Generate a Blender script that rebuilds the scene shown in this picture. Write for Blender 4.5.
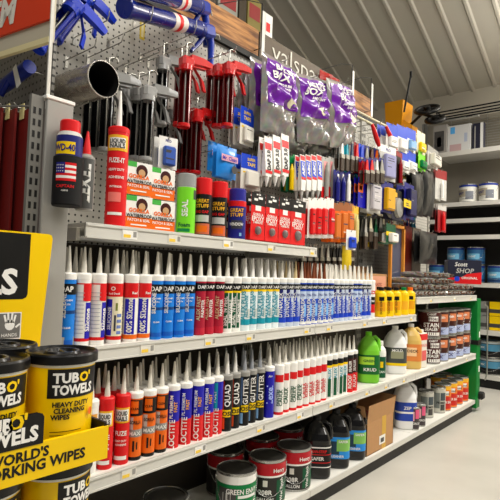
import bpy, math, random
from mathutils import Matrix, Vector
random.seed(7)
PI = math.pi
C = bpy.context.scene.collection
for o in list(bpy.data.objects): bpy.data.objects.remove(o)

# ------------------------------------------------------------------ camera
H = 1.10
R = Matrix(((0.75980656, 0.00333925, 0.65014063), (0.64920958, -0.0576401, -0.7584224), (0.03494161, 0.99833184, -0.0459632)))
cam_d = bpy.data.cameras.new('camera'); cam_d.lens = 36; cam_d.sensor_width = 36; cam_d.clip_start = .02
cam = bpy.data.objects.new('camera', cam_d); C.objects.link(cam)
cam.matrix_world = Matrix.Translation((0, 0, H)) @ R.to_4x4()
S = bpy.context.scene; S.camera = cam
S.view_settings.view_transform = 'Standard'; S.view_settings.look = 'None'; S.view_settings.gamma = 1
S.view_settings.exposure = -0.13
w = bpy.data.worlds.new('world'); S.world = w; w.use_nodes = True
w.node_tree.nodes['Background'].inputs[0].default_value = (1.0, .96, .9, 1); w.node_tree.nodes['Background'].inputs[1].default_value = .13
def area(name, loc, size, power, rot=(0, 0, 0), col=(1, .965, .91)):
    l = bpy.data.lights.new(name, 'AREA'); l.shape = 'RECTANGLE'; l.size, l.size_y = size; l.energy = power; l.color = col
    o = bpy.data.objects.new(name, l); C.objects.link(o); o.location = loc; o.rotation_euler = rot
for x, y, z, p in ((.1, -.9, 3.6, 62), (.1, 1.9, 3.6, 80), (.1, 4.8, 3.3, 76), (2.6, .6, 3.6, 36), (2.6, 3.6, 3.6, 42)):
    area('unseen_strip_light', (x, y, z), (.3, 1.8), p)
    area('unseen_strip_light', (x, y, z + .08), (.3, 1.8), p * 1.0, (PI, 0, 0))  # upward twin of each strip, added to brighten the ceiling
area('unseen_strip_light', (-.2, 5.1, 3.0), (1.8, .3), 26); area('unseen_strip_light', (-.2, 5.1, 3.05), (1.8, .3), 14, (PI, 0, 0))  # unseen extra pair, added to lift the dark upper back wall

def ray(u, v): return R @ Vector((u - 250, -(v - 250), -500))
def PX(u, v, x):
    r = ray(u, v); r *= x / r.x; return Vector((r.x, r.y, r.z + H))
def PY(u, v, y):
    r = ray(u, v); r *= y / r.y; return Vector((r.x, r.y, r.z + H))
RT = R.transposed()
def YA(u, X, Z):       # depth along the aisle of the point (X, ?, Z) seen in column u
    a = RT @ Vector((X, 0, Z - H)); b = RT @ Vector((0, 1, 0)); k = u - 250
    return -(k * -a.z - 500 * a.x) / (k * -b.z - 500 * b.x)
def UP(p):
    c = RT @ (Vector(p) - Vector((0, 0, H))); return 250 + 500 * c.x / -c.z, 250 - 500 * c.y / -c.z

# ------------------------------------------------------------------ materials
def lin(c): return tuple(((x / 255) / 12.92 if x / 255 <= .04045 else ((x / 255 + .055) / 1.055) ** 2.4) for x in c) + (1,)
MC = {}
PAL = dict(white=(236, 234, 228), offwhite=(222, 218, 206), grey=(150, 148, 142), lgrey=(190, 188, 182), dgrey=(70, 68, 66), black=(11, 11, 12), blue=(24, 66, 196),
    dap=(22, 122, 216), navy=(28, 30, 120), royal=(28, 24, 168), red=(214, 22, 26), dred=(140, 14, 22), maroon=(168, 24, 50), orange=(232, 104, 14), yellow=(240, 200, 0), gold=(236, 176, 40),
    green=(0, 122, 62), dgreen=(10, 84, 52), lime=(120, 216, 40), teal=(20, 150, 170), lteal=(120, 200, 214), brown=(92, 48, 26), dbrown=(60, 16, 14), tan=(196, 156, 112), purple=(96, 28, 140), pink=(226, 120, 120),
    amber=(226, 160, 70), cream=(232, 224, 192), sky=(84, 168, 232), lblue=(130, 176, 220), beige=(205, 180, 140), wood=(190, 128, 66))
def mat(name, rough=.42, metal=0, alpha=1, noise=0, scale=40, coat=0):
    key = (name, rough, metal, alpha, noise, scale, coat)
    if key in MC: return MC[key]
    m = bpy.data.materials.new(str(name)); m.use_nodes = True; nt = m.node_tree; b = nt.nodes['Principled BSDF']
    col = lin(PAL[name]) if isinstance(name, str) else lin(name)
    b.inputs['Base Color'].default_value = col; b.inputs['Roughness'].default_value = rough; b.inputs['Metallic'].default_value = metal
    b.inputs['Specular IOR Level'].default_value = .3; b.inputs['Alpha'].default_value = alpha; b.inputs['Coat Weight'].default_value = coat
    tc = nt.nodes.new('ShaderNodeTexCoord'); n = nt.nodes.new('ShaderNodeTexNoise'); n.inputs['Scale'].default_value = scale
    nt.links.new(tc.outputs['Object'], n.inputs['Vector'])
    if noise:
        mx = nt.nodes.new('ShaderNodeMix'); mx.data_type = 'RGBA'; mx.blend_type = 'MULTIPLY'; mx.inputs[0].default_value = noise
        mx.inputs[6].default_value = col; nt.links.new(n.outputs['Color'], mx.inputs[7]); nt.links.new(mx.outputs[2], b.inputs['Base Color'])
    else:
        mr = nt.nodes.new('ShaderNodeMapRange'); mr.inputs[3].default_value = max(0, rough - .06); mr.inputs[4].default_value = min(1, rough + .06)
        nt.links.new(n.outputs['Fac'], mr.inputs[0]); nt.links.new(mr.outputs[0], b.inputs['Roughness'])
    MC[key] = m; return m
def M_(x): return x if isinstance(x, bpy.types.Material) else mat(x)

def peg_mat(name, col, axes, pitch=.0254, hr=.0042):
    m = bpy.data.materials.new(name); m.use_nodes = True; nt = m.node_tree; b = nt.nodes['Principled BSDF']; N = nt.nodes.new; L = nt.links.new
    tc = N('ShaderNodeTexCoord'); sp = N('ShaderNodeSeparateXYZ'); L(tc.outputs['Object'], sp.inputs[0])
    ds = []
    for a in axes:
        d = N('ShaderNodeMath'); d.operation = 'PINGPONG'; d.inputs[1].default_value = pitch / 2; L(sp.outputs[a], d.inputs[0])
        s = N('ShaderNodeMath'); s.operation = 'POWER'; s.inputs[1].default_value = 2; L(d.outputs[0], s.inputs[0]); ds.append(s)
    ad = N('ShaderNodeMath'); L(ds[0].outputs[0], ad.inputs[0]); L(ds[1].outputs[0], ad.inputs[1])
    lt = N('ShaderNodeMath'); lt.operation = 'LESS_THAN'; lt.inputs[1].default_value = hr * hr; L(ad.outputs[0], lt.inputs[0])
    mx = N('ShaderNodeMix'); mx.data_type = 'RGBA'; mx.inputs[6].default_value = lin(col); mx.inputs[7].default_value = lin((30, 27, 24)); L(lt.outputs[0], mx.inputs[0])
    L(mx.outputs[2], b.inputs['Base Color']); b.inputs['Roughness'].default_value = .55
    return m

# ------------------------------------------------------------------ mesh builder
TXT = {}
def glyphs(s, bold=.02):
    k = (s, bold)
    if k in TXT: return TXT[k]
    cu = bpy.data.curves.new('t', 'FONT'); cu.body = s; cu.resolution_u = 2; cu.offset = bold; cu.size = 1.4; cu.align_x = 'CENTER'
    o = bpy.data.objects.new('t', cu); C.objects.link(o); bpy.context.view_layer.update()
    me = bpy.data.meshes.new_from_object(o.evaluated_get(bpy.context.evaluated_depsgraph_get()))
    vs = [(v.co.x, v.co.y) for v in me.vertices]; fs = [tuple(p.vertices) for p in me.polygons]
    bpy.data.objects.remove(o); bpy.data.curves.remove(cu); bpy.data.meshes.remove(me)
    xs = [v[0] for v in vs]; w_ = max(xs) - min(xs); cx = (max(xs) + min(xs)) / 2
    vs = [(x - cx, y) for x, y in vs]
    TXT[k] = (vs, fs, w_); return TXT[k]

class MB:
    def __init__(s): s.v = []; s.f = []; s.mi = []; s.sm = []; s.mats = []; s.M = Matrix.Identity(4)
    def m(s, x):
        x = M_(x)
        if x not in s.mats: s.mats.append(x)
        return s.mats.index(x)
    def add(s, vs, fs, m, smooth=False):
        b = len(s.v); i = s.m(m)
        s.v += [tuple(s.M @ Vector(p)) for p in vs]
        for f in fs: s.f.append(tuple(b + k for k in f)); s.mi.append(i); s.sm.append(smooth)
        return s
    def box(s, a, b, m, bev=0, rz=0):
        x0, y0, z0 = [min(p, q) for p, q in zip(a, b)]; x1, y1, z1 = [max(p, q) for p, q in zip(a, b)]
        if bev <= 0:
            vs = [(x, y, z) for x in (x0, x1) for y in (y0, y1) for z in (z0, z1)]
            return s.add(vs, [(0, 1, 3, 2), (4, 6, 7, 5), (0, 4, 5, 1), (2, 3, 7, 6), (0, 2, 6, 4), (1, 5, 7, 3)], m)
        d = min(bev, (x1 - x0) / 2.01, (y1 - y0) / 2.01, (z1 - z0) / 2.01)
        rings = []
        for z, e in ((z0, d), (z0 + d, 0), (z1 - d, 0), (z1, d)):
            rings.append([(x0 + d, y0 + e, z), (x1 - d, y0 + e, z), (x1 - e, y0 + d, z), (x1 - e, y1 - d, z), (x1 - d, y1 - e, z), (x0 + d, y1 - e, z), (x0 + e, y1 - d, z), (x0 + e, y0 + d, z)])
        return s.loft(rings, m)
    def loft(s, rings, m, cap=True, smooth=False):
        n = len(rings[0]); vs = [p for r in rings for p in r]; fs = []
        for i in range(len(rings) - 1):
            for k in range(n):
                fs.append((i * n + k, i * n + (k + 1) % n, (i + 1) * n + (k + 1) % n, (i + 1) * n + k))
        s.add(vs, fs, m, smooth)
        if cap:
            s.add(rings[0][::-1], [tuple(range(n))], m); s.add(rings[-1], [tuple(range(n))], m)
        return s
    def lathe(s, prof, n=20, sq=0, caps=True):     # prof: (r, z, mat of the band above it)
        def ring(r, z):
            out = []
            for k in range(n):
                a = 2 * PI * k / n; c, d = math.cos(a), math.sin(a)
                q = 1 if not sq else 1 / (abs(c) ** (2 + sq) + abs(d) ** (2 + sq)) ** (1 / (2 + sq))
                out.append((r * c * q, r * d * q, z))
            return out
        for (r0, z0, m), (r1, z1, _) in zip(prof, prof[1:]):
            s.loft([ring(r0, z0), ring(r1, z1)], m, cap=False, smooth=True)
        if caps:
            if prof[0][0] > 1e-4: s.add(ring(prof[0][0], prof[0][1])[::-1], [tuple(range(n))], prof[0][2])
            if prof[-1][0] > 1e-4: s.add(ring(prof[-1][0], prof[-1][1]), [tuple(range(n))], prof[-2][2])
        return s
    def tube(s, pts, r, m, n=8, cap=True):
        pts = [Vector(p) for p in pts]; rings = []; up = None
        for i, p in enumerate(pts):
            t = (pts[min(i + 1, len(pts) - 1)] - pts[max(i - 1, 0)]).normalized()
            if up is None: up = t.orthogonal().normalized()
            up = (up - t * up.dot(t)).normalized(); w_ = t.cross(up)
            rr = r[i] if isinstance(r, (list, tuple)) else r
            rings.append([tuple(p + rr * (math.cos(2 * PI * k / n) * up + math.sin(2 * PI * k / n) * w_)) for k in range(n)])
        return s.loft(rings, m, cap=cap, smooth=True)
    def prism(s, poly, t, m):      # poly in (y, z); thickness along x from 0 to t
        n = len(poly)
        vs = [(0, y, z) for y, z in poly] + [(t, y, z) for y, z in poly]
        return s.add(vs, [tuple(range(n))[::-1], tuple(range(n, 2 * n))] + [(k, (k + 1) % n, n + (k + 1) % n, n + k) for k in range(n)], m)
    def patch(s, r, a0, a1, z0, z1, m, n=None, lay=1):     # wrapped on a cylinder; angles in degrees
        n = n or max(2, int(abs(a1 - a0) / 9)); rr = r + .0003 * lay
        vs = []
        for k in range(n + 1):
            a = math.radians(a0 + (a1 - a0) * k / n); vs += [(rr * math.cos(a), rr * math.sin(a), z0), (rr * math.cos(a), rr * math.sin(a), z1)]
        return s.add(vs, [(2 * k, 2 * k + 2, 2 * k + 3, 2 * k + 1) for k in range(n)], m, True)
    def ctext(s, t, r, ang, z, h, m, vert=False, maxw=None, lay=2, bold=.02, down=False):
        vs, fs, w_ = glyphs(t, bold); sx = h
        if maxw and w_ * h > maxw: sx = maxw / w_
        out = []; rr = r + .0003 * lay + .0004
        for x, y in vs:
            X, Y = x * sx, (y - .5) * h
            if vert: X, Y = (-Y, X)
            if down: X, Y = -X, -Y
            a = math.radians(ang) + X / r; out.append((rr * math.cos(a), rr * math.sin(a), z + Y))
        return s.add(out, fs, m)
    def ptext(s, t, x, y, z, h, m, vert=False, maxw=None, bold=.02, ital=0):   # on a plane facing +x, reading along +y
        vs, fs, w_ = glyphs(t, bold); sx = h
        if maxw and w_ * h > maxw: sx = maxw / w_
        out = []
        for a, b in vs:
            X, Y = a * sx + ital * b * h, (b - .5) * h
            if vert: X, Y = (-Y, X)
            out.append((x, y + X, z + Y))
        return s.add(out, fs, m)
    def disc(s, x, y, z, r, m, ry=None, n=16):
        ry = ry or r
        return s.add([(x, y + r * math.cos(2 * PI * k / n), z + ry * math.sin(2 * PI * k / n)) for k in range(n)], [tuple(range(n))], m)
    def rect(s, x, y0, y1, z0, z1, m): return s.add([(x, y0, z0), (x, y1, z0), (x, y1, z1), (x, y0, z1)], [(0, 1, 2, 3)], m)
    def build(s, name, parent=None, label=None):
        me = bpy.data.meshes.new(name); me.from_pydata(s.v, [], s.f)
        for m in s.mats: me.materials.append(m)
        me.polygons.foreach_set('material_index', s.mi); me.polygons.foreach_set('use_smooth', s.sm); me.update()
        o = bpy.data.objects.new(name, me); C.objects.link(o)
        if parent: o.parent = parent
        if label: o['label'] = label
        return o
def T(x=0, y=0, z=0, rz=0, rx=0, ry=0):
    return Matrix.Translation((x, y, z)) @ Matrix.Rotation(rz, 4, 'Z') @ Matrix.Rotation(ry, 4, 'Y') @ Matrix.Rotation(rx, 4, 'X')
def tag(o, label=None, cat=None, group=None, kind=None):
    for k, v in (('label', label), ('category', cat), ('group', group), ('kind', kind)):
        if v: o[k] = v
    return o
def thing(name, loc=(0, 0, 0), rz=0, label=None, cat=None, group=None):
    o = bpy.data.objects.new(name, None); C.objects.link(o); o.empty_display_size = .02
    o.location = loc; o.rotation_euler = (0, 0, rz); return tag(o, label, cat, group)
FRESH = set()
def dup(root, loc, rz=0, label=None, group=None, rot=None):
    if root.name not in FRESH:       # first use: the prototype itself is placed
        FRESH.add(root.name); r = root
    else:
        r = root.copy(); C.objects.link(r)
        for ch in list(root.children):
            c = ch.copy(); C.objects.link(c); c.parent = r
            for g in list(ch.children):
                d = g.copy(); C.objects.link(d); d.parent = c
    r.location = loc; r.rotation_euler = rot or (0, 0, rz)
    if label: r['label'] = label
    if group: r['group'] = group
    return r
ORD = ['first', 'second', 'third', 'fourth', 'fifth', 'sixth', 'seventh', 'eighth', 'ninth', 'tenth', 'eleventh', 'twelfth', 'thirteenth', 'fourteenth', 'fifteenth', 'sixteenth', 'seventeenth', 'eighteenth', 'nineteenth', 'twentieth']
def ordw(i):
    if i < 20: return ORD[i]
    return ('twenty-' if i < 29 else 'thirty-') + ORD[(i - 20) % 10] if i != 29 else 'thirtieth'

XF, XB = -1.3, -1.72
ZT, ZM, ZL, ZB, ZS = 1.229, .868, .49, .102, .978      # shelf surfaces

# ------------------------------------------------------------------ setting
def struct(o): o['kind'] = 'structure'; return o
fm = bpy.data.materials.new('polished_floor'); fm.use_nodes = True
nt = fm.node_tree; b = nt.nodes['Principled BSDF']; tc = nt.nodes.new('ShaderNodeTexCoord'); n1 = nt.nodes.new('ShaderNodeTexNoise'); n1.inputs['Scale'].default_value = 2.5; n1.inputs['Detail'].default_value = 8
cr = nt.nodes.new('ShaderNodeValToRGB'); cr.color_ramp.elements[0].position = .3; cr.color_ramp.elements[0].color = lin((184, 180, 170)); cr.color_ramp.elements[1].position = .7; cr.color_ramp.elements[1].color = lin((198, 194, 184))
nt.links.new(tc.outputs['Object'], n1.inputs[0]); nt.links.new(n1.outputs[0], cr.inputs[0]); nt.links.new(cr.outputs[0], b.inputs['Base Color']); b.inputs['Roughness'].default_value = .32
struct(MB().box((-5, -3, -.1), (5, 6.4, 0), fm).build('floor'))
struct(MB().box((-5, 6.1, 0), (5, 6.2, 5.5), mat((222, 214, 196), .7, noise=.05, scale=3)).build('wall_back'))
# corrugated roof lining sloping down to the back wall
cm = MB(); cmat = mat((196, 190, 176), .45, noise=.08, scale=2)
prof = []; x = -5.0; k = 0
while x < 5:
    prof += [(x, 0), (x + .19, 0), (x + .205, -.022), (x + .23, -.022)]; x += .245
    prof += [(x - .13, 0), (x - .125, -.006), (x - .11, -.006), (x - .105, 0)] if False else []
SL = .47; ZE = 3.36
def cz(y): return ZE + (6.1 - y) * SL
vs = []
for (px, dz) in prof: vs += [(px, 6.15, cz(6.15) + dz), (px, -3, cz(-3) + dz)]
cm.add(vs, [(2 * i, 2 * i + 1, 2 * i + 3, 2 * i + 2) for i in range(len(prof) - 1)], cmat)
cm.add([(-5, 6.15, cz(6.15) + .03), (5, 6.15, cz(6.15) + .03), (5, -3, cz(-3) + .03), (-5, -3, cz(-3) + .03)], [(0, 1, 2, 3)], cmat)
struct(cm.build('ceiling'))

# ------------------------------------------------------------------ gondola shelving
steel = mat((226, 224, 216), .38); rail = mat((206, 204, 196), .3); dark = mat((26, 25, 24), .5)
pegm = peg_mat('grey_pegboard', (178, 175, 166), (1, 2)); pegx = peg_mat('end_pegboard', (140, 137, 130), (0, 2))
under = mat((150, 147, 138), .5)
TAGS = []
def shelf(root, y0, y1, z, name='shelf', xb=XB + .02, tags=3, seed=0):
    s = MB()
    s.box((xb, y0 + .002, z - .012), (XF, y1 - .002, z), steel)
    if name == 'base_deck':
        s.box((XF - .004, y0 + .002, z - .028), (XF + .004, y1 - .002, z + .0015), rail); return s.build(name, root)
    s.box((XF - .004, y0 + .002, z - .043), (XF + .004, y1 - .002, z + .0015), rail)
    s.box((XF + .004, y0 + .004, z - .043), (XF + .008, y1 - .004, z - .038), rail)
    s.box((XF + .004, y0 + .004, z - .008), (XF + .007, y1 - .004, z - .003), rail)
    for y in (y0 + .01, y1 - .025):
        s.prism([(0, 0)], 0, steel) if False else s.box((xb, y, z - .05), (XF - .06, y + .012, z - .012), rail)
    o = s.build(name, root)
    rnd = random.Random(seed)
    for k in range(tags):
        y = y0 + (k + .25 + .5 * rnd.random()) * (y1 - y0) / tags
        t = MB().box((XF + .0045, y, z - .037), (XF + .006, y + .055, z - .009), 'white' if rnd.random() < .35 else 'offwhite')
        t.box((XF + .006, y + .004, z - .033), (XF + .0066, y + .03, z - .023), (240, 190, 40) and mat((238, 200, 70)))
        t.box((XF + .006, y + .04, z - .03), (XF + .0066, y + .052, z - .013), 'grey')
        t.build('price_tag', o)
    return o
def upright(root, y, z1=2.25):
    u = MB().box((XB - .03, y - .015, 0), (XB + .012, y + .015, z1), mat((168, 165, 156), .4))
    z = .1
    while z < z1 - .05:
        u.box((XB + .0115, y - .009, z), (XB + .0128, y - .004, z + .025), dark); u.box((XB + .0115, y + .004, z), (XB + .0128, y + .009, z + .025), dark); z += .05
    return u.build('upright', root)
YS = [.78, 2.0, 3.2, 4.482]
ZP = 2.238
names = ['nearest white gondola shelving section with three shelves and tall grey pegboard', 'middle gondola shelving section with purple bags hanging on its pegboard', 'farthest gondola shelving section, ending beside the green end panel']
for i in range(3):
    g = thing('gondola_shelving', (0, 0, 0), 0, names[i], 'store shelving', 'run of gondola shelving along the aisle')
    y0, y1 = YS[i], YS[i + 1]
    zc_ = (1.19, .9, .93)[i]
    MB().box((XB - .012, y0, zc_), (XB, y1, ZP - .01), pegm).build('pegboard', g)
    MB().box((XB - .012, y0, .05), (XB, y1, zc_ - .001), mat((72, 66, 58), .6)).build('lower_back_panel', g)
    MB().box((XB - .02, y0, ZP - .01), (XB + .02, y1, ZP + .02), dark).build('top_rail', g)
    upright(g, y0 + .016); upright(g, y1 - .016)
    MB().box((XB, y0, .001), (XF - .02, y1, ZB - .027), dark).build('kick_plate', g)
    shelf(g, y0, y1, ZB, 'base_deck', tags=0, seed=40 + i)
    shelf(g, y0, y1, ZL, tags=4 if i < 2 else 2, seed=10 + i)
    if i < 2: shelf(g, y0, y1, ZM, tags=4, seed=20 + i)
    if i == 0: shelf(g, y0, y1, ZT, tags=5, seed=30)
    if i == 2: shelf(g, y0, y1, ZS, tags=3, seed=33)

# near end: grey end post, slotted upright, end pegboard
g = thing('support_post', (0, 0, 0), 0, 'grey steel end post with slotted upright at the near shelving end', 'shelf post')
MB().box((-1.312, .650, 0), (-1.3, .728, 1.555), mat((158, 156, 150), .4), .002).build('post', g)
u = MB().box((-1.325, .612, 0), (-1.312, .646, 1.56), mat((120, 118, 112), .35))
z = .1
while z < 1.53:
    u.box((-1.3125, .618, z), (-1.3112, .625, z + .018), dark); u.box((-1.3125, .633, z), (-1.3112, .640, z + .018), dark); z += .032
u.build('slotted_upright', g)
MB().box((-1.33, .645, 1.555), (-1.297, .731, 1.566), 'white', .002).build('post_cap', g)
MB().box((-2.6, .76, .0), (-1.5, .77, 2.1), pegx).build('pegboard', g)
MB().box((-1.33, .700, 0), (-1.32, .776, .9), mat((150, 148, 140))).build('side_panel', g)

# ------------------------------------------------------------------ caulk tubes
def tube_proto(name, cat, spec, r=.0235, h=.215, noz=.078, collar='white', nozc='offwhite', narrow=False):
    t = thing(name, cat=cat)
    bh = h - .02
    m = MB()
    z_ = [0, .003]; base = spec.get('base', 'white')
    m.lathe([(r * .96, 0, spec.get('foot', base)), (r, .004, spec.get('foot', base)), (r, .012, base), (r, bh, base), (r * .9, bh + .001, base)], 18)
    for (z0, z1, c) in spec.get('bands', ()): m.patch(r, 0, 360, z0 * bh, z1 * bh, c, 18, 1)
    for i, (a0, a1, z0, z1, c) in enumerate(spec.get('patches', ())): m.patch(r, a0, a1, z0 * bh, z1 * bh, c, None, 2 + i * .5)
    for (s, a, z, hh, c, v) in spec.get('texts', ()):
        m.ctext(s, r, a, z * bh, hh * (1.3 if v else 1), c, v, lay=5, maxw=(bh * .6 if v else r * 1.5), bold=.035)
    m.build('cartridge', t)
    MB().lathe([(r * 1.0, bh, collar), (r * 1.03, bh + .001, collar), (r * 1.03, h - .004, collar), (r * .9, h, collar), (.012, h + .001, collar)], 18).build('collar', t)
    MB().lathe([(.0095, h, nozc), (.0085, h + .012, nozc), (.0055, h + noz * .6, nozc), (.0028, h + noz, nozc)], 10).build('nozzle', t)
    return t
W = 'white'
def dapmark(c2='white'): return [(('DAP'), 0, .89, .013, 'white', False)]
SP = dict(
 blue=dict(base='dap', bands=[(.78, .94, 'black'), (.5, .55, (14, 60, 120))], texts=[('DAP', 0, .865, .016, W, False), ('SILICONE', -16, .62, .009, W, True), ('KITCHEN', 4, .7, .005, W, False), ('BATH', 4, .64, .005, W, False), ('CLEAR', 10, .3, .005, W, False)], patches=[(-60, 60, .05, .12, (18, 90, 190))]),
 titeside=dict(base='white', bands=[(.08, .13, 'red'), (.93, .95, 'red')], patches=[(25, 100, .12, .66, 'royal'), (5, 100, .68, .93, 'red')] + [(-75, 12, .2 + k * .06, .21 + k * .06, (176, 178, 186)) for k in range(11)], texts=[('Silicone', 40, .4, .012, W, True)]),
 cream=dict(base='white', bands=[(.06, .12, 'red')], patches=[(-100, 100, .12, .93, 'cream'), (-100, 75, .74, .95, 'red'), (-100, -25, .13, .7, 'royal'), (0, 16, .52, .64, (120, 130, 60)), (-8, 6, .2, .45, (60, 60, 70))] + [(12, 50, .15 + k * .09, .2 + k * .09, (110, 130, 190)) for k in range(4)], texts=[('O', -22, .87, .012, W, False), ('Red Devil', -15, .79, .006, W, False), ('SILICONE', -45, .4, .009, W, True)]),
 sil=dict(base='white', bands=[(.05, .12, 'orange')], patches=[(-90, 70, .72, .96, 'red'), (-45, 35, .13, .7, 'royal')], texts=[('100% Silicone', -5, .42, .013, W, True), ('Red', 30, .8, .008, W, False)]),
 maroon=dict(base='maroon', bands=[(.82, .97, 'black'), (.02, .14, (190, 30, 54))], texts=[('DAP', 5, .9, .012, W, False), ('ALEX FAST', -24, .5, .01, 'beige', True), ('PAINTER', 14, .5, .009, W, True)]),
 green=dict(base='white', bands=[(.82, .97, 'black'), (.78, .82, 'yellow')], patches=[(-50, 0, .08, .78, 'dgreen'), (8, 40, .08, .78, 'dgreen')], texts=[("SEAL 'N PEEL", -25, .42, .011, W, True), ('REMOVABLE', 24, .42, .009, W, True), ('DAP', -5, .89, .012, W, False)]),
 teal=dict(base=(222, 232, 234), bands=[(.85, .97, 'black'), (.8, .85, 'yellow'), (.12, .24, 'teal')], patches=[(15, 60, .26, .45, (190, 196, 190))], texts=[('ALEX PLUS', -22, .52, .013, 'teal', True), ('ALL PURPOSE', 12, .5, .008, 'teal', True), ('DAP', 0, .9, .012, W, False)]),
 dyna=dict(base=(196, 206, 222), bands=[(.84, .97, 'black'), (.1, .22, 'blue')], patches=[(-75, 6, .2, .66, (26, 62, 178)), (-75, -8, .66, .84, (30, 36, 110))], texts=[('DYNAFLEX', -32, .5, .012, W, True), ('230', 5, .72, .012, 'navy', False), ('SEALANT', 16, .4, .009, 'blue', True), ('DAP', -5, .9, .012, W, False)]),
 dyn2=dict(base=(26, 74, 184), bands=[(.84, .97, 'black'), (.62, .8, (190, 206, 230)), (.02, .08, W)], patches=[(10, 60, .2, .5, (120, 176, 236))], texts=[('ULTRA', -20, .71, .011, 'navy', False), ('DYNAFLEX', -10, .36, .012, W, True), ('DAP', -5, .9, .012, W, False)]),
 rw=dict(base='white', bands=[(.7, .8, 'red'), (.4, .62, 'black'), (.16, .4, 'red')], texts=[('3M', -10, .75, .01, W, False), ('FIRE', -10, .5, .01, W, False)]),
 # lower shelf
 nails=dict(base='red', foot='red', patches=[(-85, 60, .66, .9, 'gold'), (-65, 45, .69, .87, W), (-60, 40, .08, .14, W)], texts=[('LIQUID', -10, .815, .013, 'black', False), ('NAILS', -10, .73, .013, 'black', False), ('FUZE', -10, .5, .014, W, False), ('HEAVY DUTY', -10, .38, .006, W, False), ('ADHESIVE', -10, .32, .006, W, False)]),
 wnails=dict(base='white', patches=[(-85, 60, .6, .9, 'amber')], texts=[('NAILS', -10, .7, .013, 'black', False)]),
 gor=dict(base='orange', foot='black', bands=[(.38, .5, 'grey')], patches=[(-80, 80, .72, .98, 'black'), (-45, 15, .76, .96, 'orange'), (-80, -20, .5, .7, 'lgrey'), (-20, -5, .15, .32, 'black'), (8, 18, .18, .3, 'black')], texts=[('GORILLA', -5, .62, .011, 'black', False), ('MAX', -5, .44, .012, W, False), ('CLEAR', -5, .84, .007, 'black', False)]),
 loc=dict(base='royal', foot='red', bands=[(0.0, .46, 'red')], texts=[('LOCTITE', -12, .24, .014, W, True), ('PL PREMIUM', -22, .72, .008, W, True), ('FAST', 12, .72, .009, (240, 170, 60), True)], patches=[(-40, -25, .55, .9, (60, 60, 220))]),
 loct=dict(base='royal', foot='red', bands=[(0.0, .46, 'red')], patches=[(-80, 0, .48, .98, 'teal')], texts=[('LOCTITE', -12, .24, .014, W, True), ('POLY', -30, .72, .01, W, True)]),
 quad=dict(base='black', patches=[(-75, -30, .42, .98, (190, 60, 34)), (-60, -20, .05, .26, (226, 80, 30)), (-40, 40, .28, .42, 'yellow')], texts=[('QUAD', 0, .7, .016, W, True), ('OSI', 0, .35, .016, 'black', False)]),
 gut=dict(base='black', patches=[(-75, -30, .42, .98, (92, 118, 160)), (-60, -20, .05, .26, 'lblue'), (-40, 40, .28, .42, 'yellow')], texts=[('GUTTER', 0, .7, .015, W, True), ('OSI', 0, .35, .016, 'black', False)]),
 lex=dict(base='royal', texts=[('Lexel', -8, .5, .02, (170, 190, 255), True), ('A+', -5, .9, .01, W, False)]),
 wred=dict(base='white', foot='red', bands=[(.0, .05, 'red')], patches=[(-60, 40, .72, .88, 'red')], texts=[('PAINTERS', -25, .38, .009, 'dgreen', True), ('CAULK', 5, .38, .012, 'dgreen', True)]),
 wred2=dict(base='white', bands=[(.0, .05, 'red')], patches=[(-60, 60, .72, .9, 'red')], texts=[('CAULK', -25, .38, .012, 'red', True), ('ACRYLIC', 8, .38, .009, 'red', True)]),
 grw=dict(base='white', bands=[(.84, .97, 'black'), (.78, .84, 'yellow')], patches=[(-80, -30, .1, .78, (150, 170, 170)), (-15, 30, .05, .5, 'dgreen')], texts=[('ALEX', 5, .62, .012, 'teal', True)]),
 blr=dict(base='dbrown', bands=[(0, .5, 'red'), (.9, 1, 'black')], texts=[('ROOF', -10, .28, .014, W, True), ('SEALER', -10, .7, .01, W, True)]))
KIND = dict(blue='blue silicone tube with black top band', titeside='white tube with blue and red side', cream='cream tube with red top', sil='white silicone tube with blue panel', maroon='maroon caulk tube', green='white and green sealant tube', teal='pale teal caulk tube',
    dyna='blue and silver caulk tube', dyn2='bright blue caulk tube', rw='red and white tube with black band', nails='red adhesive tube', wnails='white and amber tube', gor='orange and black adhesive tube', loc='blue and red adhesive tube', loct='teal and red adhesive tube', quad='black and orange sealant tube', gut='black and blue gutter sealant tube',
    lex='deep blue sealant tube', wred='white caulk tube with green print', wred2='white caulk tube with red print', grw='green and white caulk tube', blr='black and red sealant tube')
NZ = dict(teal='white', dyn2='offwhite', quad='white', gut=(150, 154, 160))
PR = {k: tube_proto('caulk_tube', 'caulk tube', v, nozc=NZ.get(k, 'offwhite'), collar=('grey' if k in ('quad', 'gut') else 'red' if k == 'nails' else 'white')) for k, v in SP.items()}
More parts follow.
